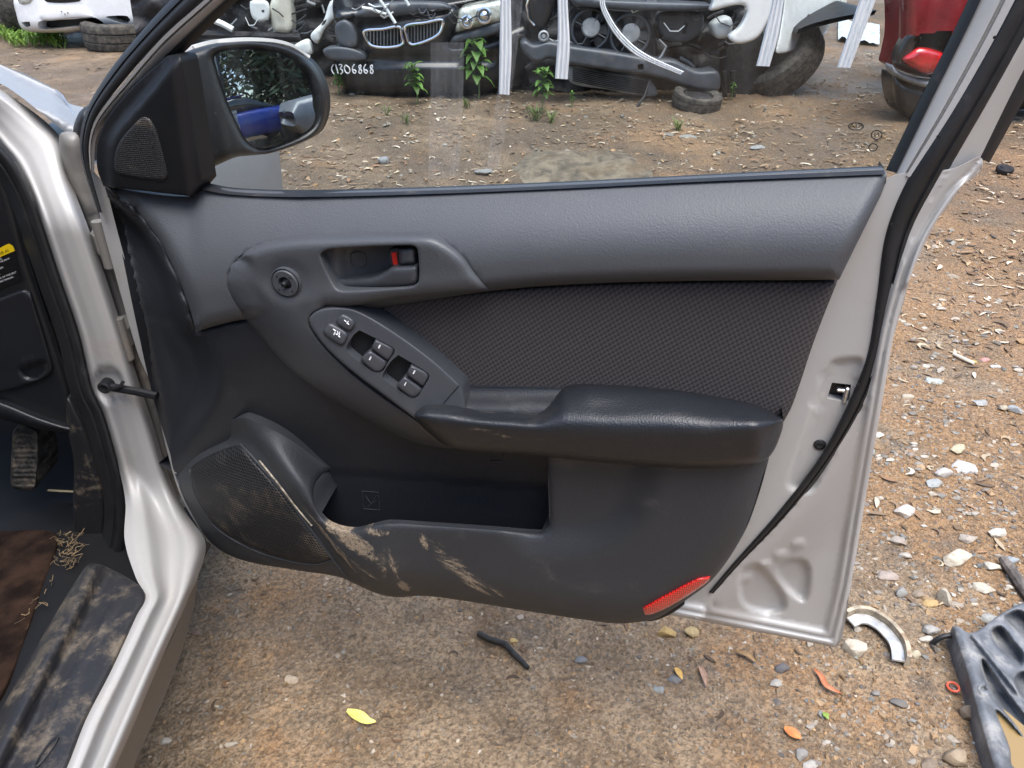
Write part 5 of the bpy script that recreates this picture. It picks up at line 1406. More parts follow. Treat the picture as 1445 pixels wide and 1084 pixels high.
def gz(y): return zg(0, y)
def tyre(name, c, axis, R_, W_, label, cat='tyre', group=None, rim=False):
    th_ = thing(name, c, label, cat, group)
    mb = MB(); r0 = R_ * 0.62
    prof = [(-W_*0.42, r0), (-W_*0.5, r0 + 0.02), (-W_*0.56, R_*0.85), (-W_*0.48, R_*0.97), (-W_*0.36, R_*1.0), (-W_*0.2, R_*1.0), (-W_*0.19, R_*0.975), (-W_*0.15, R_*0.975), (-W_*0.14, R_), (W_*0.14, R_), (W_*0.15, R_*0.975), (W_*0.19, R_*0.975), (W_*0.2, R_), (W_*0.36, R_), (W_*0.48, R_*0.97), (W_*0.56, R_*0.85), (W_*0.5, r0 + 0.02), (W_*0.42, r0), (W_*0.30, r0 * 0.98), (-W_*0.30, r0 * 0.98), (-W_*0.42, r0)]
    mb.lathe(c, axis, prof, 48, False, False); mb.build('tread', m_tyre, th_)
    ax = np.array(axis, float); ax /= np.linalg.norm(ax)
    mb = MB(); mb.lathe(np.array(c), ax, [(-W_*0.30, r0), (-W_*0.2, r0 * 0.96), (W_*0.25, r0 * 0.95), (W_*0.28, r0 * 0.5), (W_*0.30, 0.06), (W_*0.32, 0.03)], 32); mb.build('wheel_rim', m_engine if not rim else m_lgrey, th_)
    return th_
# tyre lying flat before the white car, another leaning on the white wreck
g = GP(150, 76); tyre('tyre', (g[0] + 0.05, g[1] + 0.30, zg(0, g[1] + .3) + 0.115), (0.02, -0.05, 1), 0.33, 0.20, 'dusty black tyre lying flat in front of the white car', group='loose tyres')
g = GP(1095, 135); tyre('tyre', (g[0] + 0.02, g[1] + 0.25, zg(0, g[1] + .25) + 0.20), (-0.62, -0.34, 0.72), 0.33, 0.20, 'muddy tyre leaning under the broken white car', group='loose tyres')
g = GP(992, 164); tyre('tyre', (g[0], g[1] + 0.22, zg(0, g[1] + .2) + 0.05), (0.1, -0.15, 1), 0.16, 0.09, 'small dark wheel lying under the wreck with the fans', group='loose tyres')
g = GP(6, 42); tyre('tyre', (g[0] - 0.25, g[1] + 0.4, zg(0, g[1] + .4) + 0.33), (0.5, -0.9, 0.1), 0.36, 0.22, 'dark tyre standing at the picture edge beside the white car', group='loose tyres')

def front(name, outline, Y, mat, parent, bul=0.05, b=18, skirt=0.4, sp=6, holes=(), fn=None, rings=(1, 3, 7), step=5):
    return relief(name, outline, (lambda V, do, d: Y - bul * rnd(do, b)) if fn is None else fn, mat, parent, mapf=YP, sp=sp, rings=rings, holes=holes, skirt=Y + skirt, smooth_step=step)
def bar(parent, name, pts, Y, rpx, mat, n=8):
    pts = np.array(pts, float); Yv = np.broadcast_to(np.asarray(Y, float), (len(pts),))
    r = rpx * float(np.mean(Yv)) / FPX
    return MB().tube(YP(pts[:, 0], pts[:, 1], Yv), r, n).build(name, mat, parent)
def hullbox(parent, name, px0, px1, Y, z0, z1, dep, mat, bev=0.12):
    a = YP([px0, px1], [0, 0], [Y, Y]); mb = MB()
    mb.box(((a[0][0] + a[1][0]) / 2, Y + dep / 2, (z0 + z1) / 2), (a[1][0] - a[0][0], dep, z1 - z0), None, bev); return mb.build(name, mat, parent)

# --- white car, upper left
Yw = 7.3; zb = gz(Yw)
wc = thing('white_car', YP([120], [40], [Yw])[0] * np.array([1, 1, 0]) + np.array([0, 0, zb]), 'white car with complete front bumper parked behind the lying tyre', 'car')
inta = [(54,31),(60,29),(105,27),(134,25),(146,34),(100,38),(55,41)]; fog = [(149,24),(165,22),(180,23),(184,28),(180,33),(170,33),(158,29)]; li = [(30,32),(42,31),(43,37),(34,38)]
front('front_bumper', [(20,-10),(19,4),(23,20),(27,34),(33,42),(50,46),(101,45),(147,38),(192,40),(210,30),(218,18),(222,-10),(215,-40),(120,-46),(30,-40)], Yw, m_white, wc, 0.10, 16, 0.7, 4, [inta, fog, li], None, (1, 3))
front('intake_mesh', [(24,28),(60,24),(190,18),(192,36),(50,44),(28,40)], Yw + 0.06, m_deep, wc, 0.0, 4, 0.05, 10, (), None, ())
front('plate_panel', [(56,13),(60,11),(114,10),(118,12),(131,24),(104,26),(58,28)], Yw - 0.10, m_white, wc, 0.02, 4, 0.05, 4, (), None, (1, 2))
front('grille', [(60,-6),(118,-8),(112,2),(66,3)], Yw - 0.10, m_deep, wc, 0.01, 4, 0.05, 6, (), None, (1,))
front('headlight', [(24,-16),(46,-14),(48,2),(42,6),(28,6)], Yw - 0.085, m_lamp, wc, 0.03, 6, 0.1, 5, (), None, (1, 3))
front('headlight', [(170,-22),(216,-24),(214,-4),(180,-2)], Yw - 0.085, m_lamp, wc, 0.03, 6, 0.1, 5, (), None, (1, 3))
for a, b in ((86, 16), (95, 18), (91, 20)): bar(wc, 'plate_screw', [(a, b), (a + 1, b)], Yw - 0.125, 0.8, m_deep, 5)
hullbox(wc, 'body', 24, 216, Yw + 0.15, zb + 0.25, zb + 0.95, 3.8, m_white); hullbox(wc, 'cabin', 40, 200, Yw + 1.2, zb + 0.9, zb + 1.45, 2.2, m_winglass, 0.25)
for sx in (40, 200):
    a = YP([sx], [30], [Yw + 0.75])[0]; mb = MB(); mb.lathe((a[0], a[1], zb + 0.31), (1, 0, 0), [(-0.1, 0.2), (-0.1, 0.29), (-0.07, 0.31), (0.07, 0.31), (0.1, 0.29), (0.1, 0.2)], 28); mb.build('wheel', m_tyre, wc)

# --- stripped engine bay behind the mirror
Ye = 5.9; ze = gz(Ye)
wr = thing('wrecked_car', YP([380], [100], [Ye])[0] * np.array([1, 1, 0]) + np.array([0, 0, ze]), 'stripped black wreck with a cream washer bottle behind the door mirror', 'car wreck', 'wrecked cars in the yard')
front('engine_bay', [(200,-120),(490,-120),(488,30),(470,120),(440,135),(260,140),(210,130)], Ye + 0.25, m_engine, wr, 0.05, 10, 0.8, 9, (), lambda V, do, d: Ye + 0.25 + 0.10 * np.array([noise.noise(Vector((a * 0.045, b * 0.06, 2))) for a, b in V]), (2,))
bar(wr, 'cross_member', [(262,48),(330,50),(425,52)], Ye - 0.02, 5, m_engine); bar(wr, 'bumper_bar', [(262,85),(330,72),(440,70)], Ye - 0.05, 9, m_engine)
br = front('bracket', [(353,2),(362,1),(375,2),(380,15),(378,28),(372,30),(366,31),(356,25)], Ye - 0.03, m_whitedirty, wr, 0.01, 3, 0.03, 3, [[(369,14),(373,14),(373,18),(369,18)]], None, (1,))
front('washer_bottle', [(382,3),(395,-20),(408,-20),(411,0),(414,25),(413,46),(408,49),(390,47),(386,44),(381,18)], Ye + 0.02, m_bottle, wr, 0.07, 9, 0.08, 4, (), None, (1, 3, 6))
bar(wr, 'hose', [(384,12),(394,18),(400,24)], Ye - 0.07, 1, m_deep, 6)
bar(wr, 'tube', [(300,28),(314,34),(329,42)], Ye - 0.05, 4, m_whitedirty)
for k in range(26):
    a, b = rng.uniform(285, 470), rng.uniform(-30, 62); an = rng.uniform(0, 3.14); L = rng.uniform(8, 34)
    bar(wr, 'engine_part', [(a, b), (a + L * 0.5 * math.cos(an) + rng.uniform(-3, 3), b + L * 0.4 * math.sin(an)), (a + L * math.cos(an), b + L * 0.8 * math.sin(an))], Ye + rng.uniform(0.02, 0.16), rng.uniform(1.0, 4.0), [m_engine, m_engine, m_grey, m_deep, m_lgrey][k % 5], 7)
front('fender_rail', [(466,2),(478,-4),(484,-30),(492,-28),(484,12),(459,42),(448,62),(438,50),(456,30)], Ye - 0.08, m_whitedirty, wr, 0.02, 4, 0.05, 4, [[(456,30),(461,27),(458,35),(453,37)]], None, (1,))
front('fender_end', [(411,68),(433,56),(441,75),(434,79),(420,74)], Ye - 0.08, m_whitedirty, wr, 0.02, 4, 0.05, 4, (), None, (1,))

# --- black car with the two-part grille
Yb = 5.55; zk = gz(Yb)
bc = thing('black_car', YP([600], [120], [Yb])[0] * np.array([1, 1, 0]) + np.array([0, 0, zk]), 'black car front with chrome twin grille and scrawled number on its bumper', 'car')
KL = [(514,44),(517,55),(524,64),(543,67),(562,65),(569,61),(567,50),(564,38),(540,41)]
KR = [(572,37),(574,50),(578,61),(584,63),(606,56),(619,48),(624,38),(624,28),(600,32)]
def y_bc(V, do, d):
    x, y = V[:, 0], V[:, 1]
    Y = Yb - 0.10 * rnd(do, 20) + 0.14 * ((x - 590) / 120) ** 2
    Y = Y + 0.03 * sstep(np.abs(y - 84), 12, 4) * sstep(np.abs(x - 600), 110, 80)
    return Y
front('front_bumper', [(475,70),(478,50),(496,36),(520,26),(600,16),(640,8),(648,16),(641,48),(636,62),(662,58),(708,44),(752,30),(756,100),(735,122),(690,130),(600,134),(530,136),(492,132),(476,110)], Yb, m_blackcar, bc, 0, 1, 0.5, 5, [KL, KR], y_bc, (1, 3, 7))
front('grille_backing', [(508,30),(630,20),(632,62),(580,70),(512,68)], Yb + 0.06, m_deep, bc, 0.0, 4, 0.05, 10, (), None, ())
for K in (KL, KR):
    kc_ = cr(K, 4); kc_ = np.concatenate([kc_, kc_[:1]])
    gr = MB().tube(YP(kc_[:, 0], kc_[:, 1], Yb - 0.115), 0.0105, 8, False).build('grille_surround', m_chrome, bc)
    x0, x1 = min(p[0] for p in K) + 4, max(p[0] for p in K) - 3
    kp = cr(K, 2)
    for xx in np.linspace(x0, x1, 11):
        ys = kp[np.abs(kp[:, 0] - xx) < 2.5][:, 1]
        if len(ys) and ys.max() - ys.min() > 4: bar(gr, 'grille_slat', [(xx, ys.min() + 1), (xx, ys.max() - 1)], Yb - 0.06, 0.9, m_lgrey, 5)
front('bonnet', [(478,40),(500,26),(560,20),(640,8),(705,-4),(760,-14),(740,-70),(500,-60),(470,0)], Yb, m_blackcar, bc, 0, 1, 0.3, 7, (), lambda V, do, d: Yb + 0.02 - 0.08 * rnd(do, 10) + 0.012 * np.clip(20 - V[:, 1], 0, 90), (1, 3, 6))
hl = front('headlight', [(649,13),(666,7),(690,3),(712,0),(716,26),(684,37),(660,42),(643,46),(645,30)], Yb - 0.02, m_lamp, bc, 0.07, 8, 0.2, 4, (), None, (1, 3, 6))
for a, b, r_ in ((659, 31, 8), (683, 22, 10)):
    mb = MB(); c = YP([a], [b], [Yb - 0.10])[0]; k = r_ * Yb / FPX; mb.lathe(c, (0, -1, 0.1), [(0, k), (0.012, k), (0.014, k * 0.8), (0.004, k * 0.6), (0.02, k * 0.3), (0.024, 0.002)], 20); mb.build('projector', m_chrome, hl)
front('lamp_trim', [(635,62),(641,51),(670,42),(712,29),(714,42),(662,58)], Yb - 0.05, m_grey, bc, 0.03, 4, 0.1, 4, (), None, (1, 3))
front('slam_panel', [(500,22),(530,6),(620,4),(636,12),(600,18),(540,24)], Yb - 0.09, m_grey, bc, 0.02, 5, 0.1, 5, (), None, (1,))
for pts in ([(511,11),(524,13),(534,17),(545,20)], [(536,0),(546,14),(558,33)], [(570,-4),(577,8)]): bar(bc, 'torn_sealing_strip', pts, Yb - 0.14, 2.2, m_whitedirty, 6)
front('side_plastic', [(473,36),(486,28),(500,40),(504,64),(492,68),(478,62)], Yb - 0.07, m_grey, bc, 0.02, 3, 0.1, 4, (), None, (1, 3))
front('lower_strip', [(456,70),(480,66),(512,74),(517,84),(480,86),(462,82)], Yb - 0.09, m_grey, bc, 0.02, 2.5, 0.1, 4, (), None, (1, 3))
hullbox(bc, 'body', 490, 745, Yb + 0.25, zk + 0.2, zk + 0.8, 3.6, m_blackcar)
for sx in (500, 735):
    a = YP([sx], [30], [Yb + 0.8])[0]; mb = MB(); mb.lathe((a[0], a[1], zk + 0.31), (1, 0, 0), [(-0.1, 0.2), (-0.1, 0.29), (-0.07, 0.31), (0.07, 0.31), (0.1, 0.29), (0.1, 0.2)], 28); mb.build('wheel', m_tyre, bc)
# the scrawled number
digits = {'(': [[(3,0),(0,5),(1,10),(4,14)]], '1': [[(0,0),(4,13)]], '3': [[(0,1),(3,0),(5,2),(2,6),(5,8),(6,11),(3,14)]], '0': [[(2,1),(0,5),(2,11),(6,13),(9,10),(8,5),(4,2),(2,1)]], '6': [[(4,0),(1,5),(2,11),(5,13),(7,10),(4,8),(1,9)]], '8': [[(5,1),(2,2),(2,5),(6,9),(5,13),(2,12),(2,9),(5,4),(5,1)]]}
mb = MB(); x0 = 468
for ch, adv in zip('(1306868', (6, 5, 8, 11, 9, 8, 9, 8)):
    for st in digits[ch]:
        q = cr([(x0 + a * 0.85, 91 + b * 0.98) for a, b in st], 1.5, False); mb.tube(YP(q[:, 0], q[:, 1], Yb - 0.17 + 0.10 * ((q[:, 0] - 590) / 120) ** 2), 0.0042, 5)
    x0 += adv * 0.95
mb.build('scrawled_number', m_whitemark, bc)

# --- wreck with the two radiator fans
Yf = 5.35; zf = gz(Yf)
fw = thing('wrecked_car', YP([880], [120], [Yf])[0] * np.array([1, 1, 0]) + np.array([0, 0, zf]), 'wreck with bare grey bumper beam and two radiator fans showing', 'car wreck', 'wrecked cars in the yard')
front('engine_bay', [(735,-100),(1060,-100),(1050,60),(1040,150),(960,150),(800,130),(745,110)], Yf + 0.35, m_engine, fw, 0, 1, 1.0, 9, (), lambda V, do, d: Yf + 0.35 + 0.10 * np.array([noise.noise(Vector((a * 0.04, b * 0.05, 7))) for a, b in V]), (2,))
front('bumper_beam', [(734,62),(741,56),(753,63),(773,58),(804,64),(860,72),(919,82),(952,85),(970,94),(985,100),(1013,101),(1014,128),(990,128),(968,123),(919,108),(860,100),(804,91),(775,83),(758,89),(739,76)], Yf, m_grey, fw, 0.05, 4, 0.12, 4, [[(900,91),(908,91),(909,98),(901,99)]], None, (1, 3, 6))
cd = front('condenser', [(806,94),(860,104),(916,113),(928,133),(914,136),(860,127),(804,116)], Yf + 0.08, m_lgrey, fw, 0.01, 3, 0.05, 6, (), None, (1,))
for k in range(8):
    t_ = (k + 0.5) / 8; bar(cd, 'fin', [(808, 95 + 20 * t_), (860, 105 + 21 * t_), (914, 114 + 20 * t_)], Yf + 0.06, 0.7, m_engine, 5)
sh = front('fan_shroud', [(806,14),(830,10),(868,16),(900,20),(922,40),(922,84),(806,66)], Yf + 0.14, m_engine, fw, 0.02, 4, 0.1, 6, (), None, (1, 3))
for a, b, r_ in ((833, 42, 24), (889, 50, 25)):
    fn_ = MB(); c = YP([a], [b], [Yf + 0.07])[0]; k = Yf / FPX
    an = np.linspace(0, 2 * math.pi, 40); fn_.tube(np.stack([c[0] + r_ * k * np.cos(an), c[1] + 0 * an, c[2] + r_ * k * np.sin(an)], 1), 0.009, 8, False)
    fo = fn_.build('fan_ring', m_grey, sh)
    mb = MB(); mb.lathe(c + np.array([0, -0.03, 0.015]), (0, -1, 0.15), [(-0.03, 12 * k), (0.01, 12 * k), (0.018, 10.5 * k), (0.02, 0.004)], 28); mb.build('fan_motor', m_lgrey, fo)
    for q in range(7):
        t_ = q * 2 * math.pi / 7; d1 = np.array([math.cos(t_), 0, math.sin(t_)]); d2 = np.array([-math.sin(t_), 0.4, math.cos(t_)])
        p0 = c + d1 * 11 * k; p1 = c + d1 * (r_ - 2) * k
        link('fan_blade', [p0 - d2 * 0.02, p0 + d2 * 0.02, p1 + d2 * 0.035, p1 - d2 * 0.03], [(0, 1, 2, 3)], m_engine, fo, False)
    for q in range(4): 
        t_ = 0.5 + q * math.pi / 2; bar(fo, 'fan_spoke', [(a, b), (a + r_ * math.cos(t_), b + r_ * math.sin(t_))], Yf + 0.03, 0.8, m_grey, 5)
front('top_panel', [(806,-6),(860,0),(930,3),(1003,6),(1010,12),(960,16),(870,13),(808,6)], Yf + 0.02, m_grey, fw, 0.03, 3, 0.15, 5, (), None, (1, 3))
front('headlight', [(742,-20),(770,-20),(782,0),(778,24),(766,42),(752,34),(744,12)], Yf + 0.05, m_blackcar, fw, 0.05, 8, 0.1, 4, (), None, (1, 3, 6))
bar(fw, 'lamp_rim', [(748,-8),(743,8),(746,26),(754,36)], Yf, 1.4, m_chrome, 6)
mb = MB(); k = Yf / FPX; mb.lathe(YP([767], [51], [Yf - 0.01])[0], (0, -1, 0.1), [(0, 7 * k), (0.03, 7 * k), (0.035, 5 * k), (0.02, 3.6 * k), (0.03, 2 * k)], 20); mb.build('fog_lamp', m_lgrey, fw)
front('side_bottle', [(1004,38),(1014,28),(1030,24),(1034,38),(1028,52),(1012,54)], Yf + 0.12, m_whitedirty, fw, 0.04, 6, 0.1, 4, (), None, (1, 3))
bar(fw, 'bent_pipe', [(930,56),(940,66),(934,78),(929,84)], Yf + 0.02, 1.6, m_lgrey, 6)
bar(fw, 'hanging_hose', [(917,113),(910,135),(896,155),(880,166)], [Yf - 0.02, Yf - 0.06, Yf - 0.12, Yf - 0.2], 1.8, m_rubber, 7)
front('liner', [(930,20),(960,16),(992,20),(985,50),(955,60),(932,48)], Yf + 0.15, m_grey, fw, 0.02, 3, 0.1, 5, (), None, (2,))
for k in range(22):
    a, b = rng.uniform(930, 1040), rng.uniform(15, 100); an = rng.uniform(0, 3.14); L = rng.uniform(8, 30)
    bar(fw, 'engine_part', [(a, b), (a + L * 0.5 * math.cos(an) + rng.uniform(-3, 3), b + L * 0.4 * math.sin(an)), (a + L * math.cos(an), b + L * 0.8 * math.sin(an))], Yf + rng.uniform(0.12, 0.28), rng.uniform(0.8, 3.0), [m_engine, m_grey, m_deep, m_engine][k % 4], 7)
for k, xx in enumerate((985, 1000, 1022, 1034)): bar(fw, 'support_leg', [(xx, 100), (xx + 1, 130), (xx, 156)], Yf + 0.15, 3.5, m_engine, 7)

# hoses, wires and brackets left hanging in both engine bays
for k in range(46):
    a, b = (rng.uniform(484, 640), rng.uniform(-14, 22)) if k < 14 else (rng.uniform(740, 1040), rng.uniform(-10, 90)) if k < 36 else (rng.uniform(290, 470), rng.uniform(0, 60))
    own, YY_ = ((bc, Yb - 0.13) if k < 14 else (fw, Yf + 0.05) if k < 36 else (wr, Ye - 0.04))
    if own is fw and 800 < a < 925 and b > 12: b = -6
    L = rng.uniform(10, 42); an = rng.uniform(-0.8, 0.8); sag = rng.uniform(2, 12)
    bar(own, 'loose_wire', [(a, b), (a + L * 0.3, b + sag + L * 0.1 * an), (a + L * 0.7, b + sag * 0.8 + L * 0.4 * an), (a + L, b + L * 0.5 * an)], YY_ + rng.uniform(-0.03, 0.05), rng.uniform(0.5, 1.3), [m_deep, m_lgrey, m_grey, m_deep, m_whitedirty, m_engine][k % 6], 6)

# --- white wreck with torn fender
Yv = 5.25; zv = gz(Yv)
vw = thing('white_car', YP([1110], [90], [Yv])[0] * np.array([1, 1, 0]) + np.array([0, 0, zv]), 'broken white car with torn front fender and missing bumper', 'car')
front('fender', [(1002,15),(1006,2),(1012,-60),(1110,-80),(1092,10),(1081,35),(1068,54),(1046,62),(1035,60),(1028,52),(1043,39),(1053,19),(1052,9),(1045,7),(1028,9)], Yv, m_white, vw, 0.02, 3, 0.04, 4, (), None, (1, 3))
front('side_panel', [(1097,75),(1100,50),(1106,10),(1112,-70),(1200,-90),(1182,-4),(1176,14),(1167,45),(1136,64)], Yv + 0.3, m_whitedirty, vw, 0, 1, 0.6, 5, (), lambda V, do, d: Yv + 0.12 + 0.010 * (V[:, 0] - 1097) - 0.02 * rnd(do, 6), (1, 3))
front('side_moulding', [(1118,46),(1120,39),(1136,25),(1160,11),(1181,1),(1179,7),(1160,17),(1140,29)], Yv + 0.2, m_black, vw, 0, 1, 0.02, 4, (), lambda V, do, d: Yv + 0.09 + 0.010 * (V[:, 0] - 1097) - 0.012 * rnd(do, 3), (1,))
bar(vw, 'sill_edge', [(1137,63),(1152,55),(1166,45)], [Yv + 0.5, Yv + 0.66, Yv + 0.8], 1.3, m_white, 6)
front('rear_lamp', [(1181,2),(1192,-4),(1195,4),(1186,14),(1180,12)], Yv + 0.95, m_lamp, vw, 0.02, 4, 0.1, 4, (), None, (1,))
hullbox(vw, 'body', 1060, 1150, Yv + 1.0, zv + 0.35, zv + 1.1, 2.6, m_whitedirty)
front('wheel_arch', [(1040,20),(1060,15),(1080,60),(1070,130),(1030,150),(1020,100)], Yv + 0.35, m_engine, vw, 0.02, 8, 0.3, 6, (), None, (2,))

# --- red car
Yr = 4.9; zr = gz(Yr)
rc = thing('red_car', YP([1330], [120], [Yr])[0] * np.array([1, 1, 0]) + np.array([0, 0, zr]), 'red car seen from behind with glossy red tail lamp at the glass edge', 'car')
front('rear_body', [(1266,-80),(1268,0),(1268,50),(1262,80),(1260,94),(1300,108),(1420,116),(1640,110),(1660,-80)], Yr, m_red, rc, 0, 1, 0.25, 6, (), lambda V, do, d: Yr + 0.05 - 0.16 * rnd(do, 22), (1, 3, 7, 14))
front('lamp_surround', [(1263,88),(1270,62),(1284,44),(1310,37),(1350,36),(1352,70),(1316,106),(1280,98)], Yr - 0.06, m_blackcar, rc, 0.05, 8, 0.05, 4, (), None, (1, 3))
front('tail_lamp', [(1272,84),(1284,74),(1298,66),(1330,74),(1336,84),(1315,105),(1290,98)], Yr - 0.10, m_lampred, rc, 0.06, 9, 0.05, 4, (), None, (1, 3, 6))
front('bumper_strip', [(1260,92),(1264,98),(1280,106),(1308,114),(1420,122),(1640,116),(1640,126),(1420,133),(1306,123),(1276,114),(1261,103)], Yr - 0.07, m_lgrey, rc, 0.03, 4, 0.1, 5, (), None, (1, 3))
front('rear_bumper', [(1260,104),(1280,113),(1310,122),(1420,132),(1640,126),(1645,146),(1420,155),(1330,160),(1286,166),(1266,152)], Yr, m_blackcar, rc, 0, 1, 0.2, 5, (), lambda V, do, d: Yr + 0.04 - 0.11 * rnd(do, 14), (1, 3, 7))
hullbox(rc, 'body', 1345, 1620, Yr + 0.2, zr + 0.3, zr + 0.95, 1.0, m_red, 0.2); hullbox(rc, 'cabin', 1370, 1600, Yr + 0.4, zr + 0.9, zr + 1.4, 0.9, m_winglass, 0.25)
for sx in (1370, 1590):
    a = YP([sx], [100], [Yr + 0.55])[0]; mb = MB(); mb.lathe((a[0], a[1], zr + 0.30), (1, 0, 0), [(-0.1, 0.2), (-0.1, 0.28), (-0.07, 0.3), (0.07, 0.3), (0.1, 0.28), (0.1, 0.2)], 28); mb.build('wheel', m_tyre, rc)
# crumpled clear sheet
def sheet():
    n = 14; v = []
    for j in range(n):
        for i in range(n):
            a, b = i / (n - 1), j / (n - 1)
            px = 1182 + 58 * a + 10 * b * 0; py = 34 + 26 * b + 6 * a
            g = GP(px, py); v.append((g[0], g[1], hg(g[0], g[1]) + 0.02 + 0.07 * abs(noise.noise(Vector((a * 4, b * 4, 8))))))
    f = [(j * n + i, j * n + i + 1, (j + 1) * n + i + 1, (j + 1) * n + i) for j in range(n - 1) for i in range(n - 1)]
    tag(link('plastic_sheet', v, f, simple('crumpled_plastic', (0.62, 0.68, 0.72), 0.25, var=0.3, vs=20, coat=0.3), None, True, v[0]), 'crumpled pale plastic sheet on the ground behind the white strip', 'plastic sheet')
sheet()

# ------------------------------------------------------------------ weeds
t = NT('weed_leaf'); at = t.n('ShaderNodeAttribute', attribute_name='Col')
b_ = t.bsdf(at.outputs[0], 0.5, 0, 0.4); b_.inputs['Subsurface Weight'].default_value = 0.0
tl = t.n('ShaderNodeBsdfTranslucent'); t.l(at.outputs[0], tl.inputs[0]); ms = t.n('ShaderNodeMixShader'); ms.inputs[0].default_value = 0.35
t.l(b_.outputs[0], ms.inputs[1]); t.l(tl.outputs[0], ms.inputs[2]); t.l(ms.outputs[0], t.out.inputs['Surface']); m_weed = t.m
def leafblade(vs, fs, cs, p, d, L, W, col, droop=0.5):
    d = np.array(d, float); d /= np.linalg.norm(d); sd = np.cross(d, [0, 0, 1.0]); sd /= np.linalg.norm(sd) + 1e-9
    k = len(vs)
    for j in range(5):
        s = j / 4; w = W * math.sin(math.pi * (0.05 + 0.93 * s)) ** 0.9
        c = p + d * L * s + np.array([0, 0, -droop * L * s * s])
        vs += [c - sd * w + np.array([0, 0, w * 0.4]), c, c + sd * w + np.array([0, 0, w * 0.4])]
        cs += [list(np.array(col) * (0.85 + 0.3 * s)) + [1]] * 3
    fs += [(k + 3*j + q, k + 3*j + q + 1, k + 3*j + q + 4, k + 3*j + q + 3) for j in range(4) for q in range(2)]
def weed(px, py, hpx, n, label, kind=0, seed=0):
    r = np.random.default_rng(seed + 50); g = GP(px, py); g[2] = hg(g[0], g[1]); H_ = 0.85 * hpx * np.linalg.norm(g - CAM) / FPX; n = int(n * 1.5)
    th_ = thing('weed', g, label, 'weed', 'weeds growing between the wrecks')
    vs, fs, cs = [], [], []; mb = MB()
    if kind == 0:
        top = g + np.array([r.uniform(-.1, .1) * H_, r.uniform(-.1, .1) * H_, H_]); midp = (g + top) / 2 + r.normal(0, 0.03, 3) * H_
        mb.tube([g, midp, top], [0.004, 0.0035, 0.002], 6)
        for i in range(n):
            s = 0.35 + 0.65 * (i + 0.5) / n; p = g + (top - g) * s; a = i * 2.4 + r.uniform(-.3, .3)
            leafblade(vs, fs, cs, p, (math.cos(a), math.sin(a), 0.45 + 0.5 * s), H_ * r.uniform(0.28, 0.42), H_ * r.uniform(0.06, 0.10), np.array([0.10, 0.21, 0.04]) * r.uniform(0.5, 1.4), r.uniform(0.3, 1.0))
    else:
        mb.tube([g, g + np.array([0, 0, H_ * 0.15])], 0.004, 5)
        for i in range(n):
            a = r.uniform(0, 6.28); leafblade(vs, fs, cs, g + np.array([r.normal(0, .08) * H_, r.normal(0, .08) * H_, 0]), (math.cos(a) * 0.5, math.sin(a) * 0.5, 1), H_ * r.uniform(0.6, 1.1), H_ * 0.025, np.array([0.14, 0.19, 0.06]) * r.uniform(0.5, 1.3), 0.35)
    mb.build('stem', simple('weed_stem', (0.12, 0.20, 0.05), 0.6), th_)
    link('foliage', vs, fs, m_weed, th_, True, None, np.array(cs))
weed(478, 134, 34, 12, 'leafy green weed below the scrawled number', 0, 1)
weed(515, 134, 26, 9, 'small green weed right below the end of the scrawled number', 0, 2)
weed(590, 150, 58, 16, 'tall star leaved weed in front of the twin grille car', 0, 3)
weed(676, 140, 86, 24, 'tallest bushy weed under the headlight', 0, 4)
weed(660, 154, 26, 14, 'thin grassy weed at the foot of the bushy one', 1, 5)
weed(764, 160, 62, 16, 'broad leaved weed beside the straight white strip', 0, 6)
weed(756, 168, 44, 18, 'tall grass tuft left of the bumper beam', 1, 7)
weed(778, 172, 34, 14, 'short grass tuft below the bumper beam', 1, 8)
weed(806, 152, 22, 8, 'small weed under the condenser', 0, 9)
weed(957, 184, 36, 14, 'bright green tuft on the grey grassy stone', 1, 10)
weed(1032, 142, 22, 9, 'little bright weed beside the leaning tyre', 0, 11)
weed(575, 176, 30, 10, 'straggly pale weed on the leaf litter below the grille', 1, 12)
weed(545, 165, 28, 9, 'faint dry weed below the black bumper', 1, 13)
def grass(px0, px1, py0, py1, n, hpx, label):
    vs, fs, cs = [], [], []
    for i in range(n):
        g = GP(rng.uniform(px0, px1), rng.uniform(py0, py1)); H_ = hpx * np.linalg.norm(g - CAM) / FPX * rng.uniform(0.5, 1.2); a = rng.uniform(0, 6.28)
        leafblade(vs, fs, cs, np.array([g[0], g[1], hg(g[0], g[1])]), (math.cos(a) * 0.5, math.sin(a) * 0.5, 1), H_, H_ * 0.05, np.array([0.17, 0.29, 0.05]) * rng.uniform(0.6, 1.3), 0.4)
    tag(link('grass', vs, fs, m_weed, None, True, None, np.array(cs)), label, 'grass', None, 'stuff')
grass(14, 92, 52, 68, 420, 20, 'bright green grass growing under the white car bumper')
grass(-30, 16, 44, 60, 160, 18, 'green grass beside the standing tyre at the picture edge')

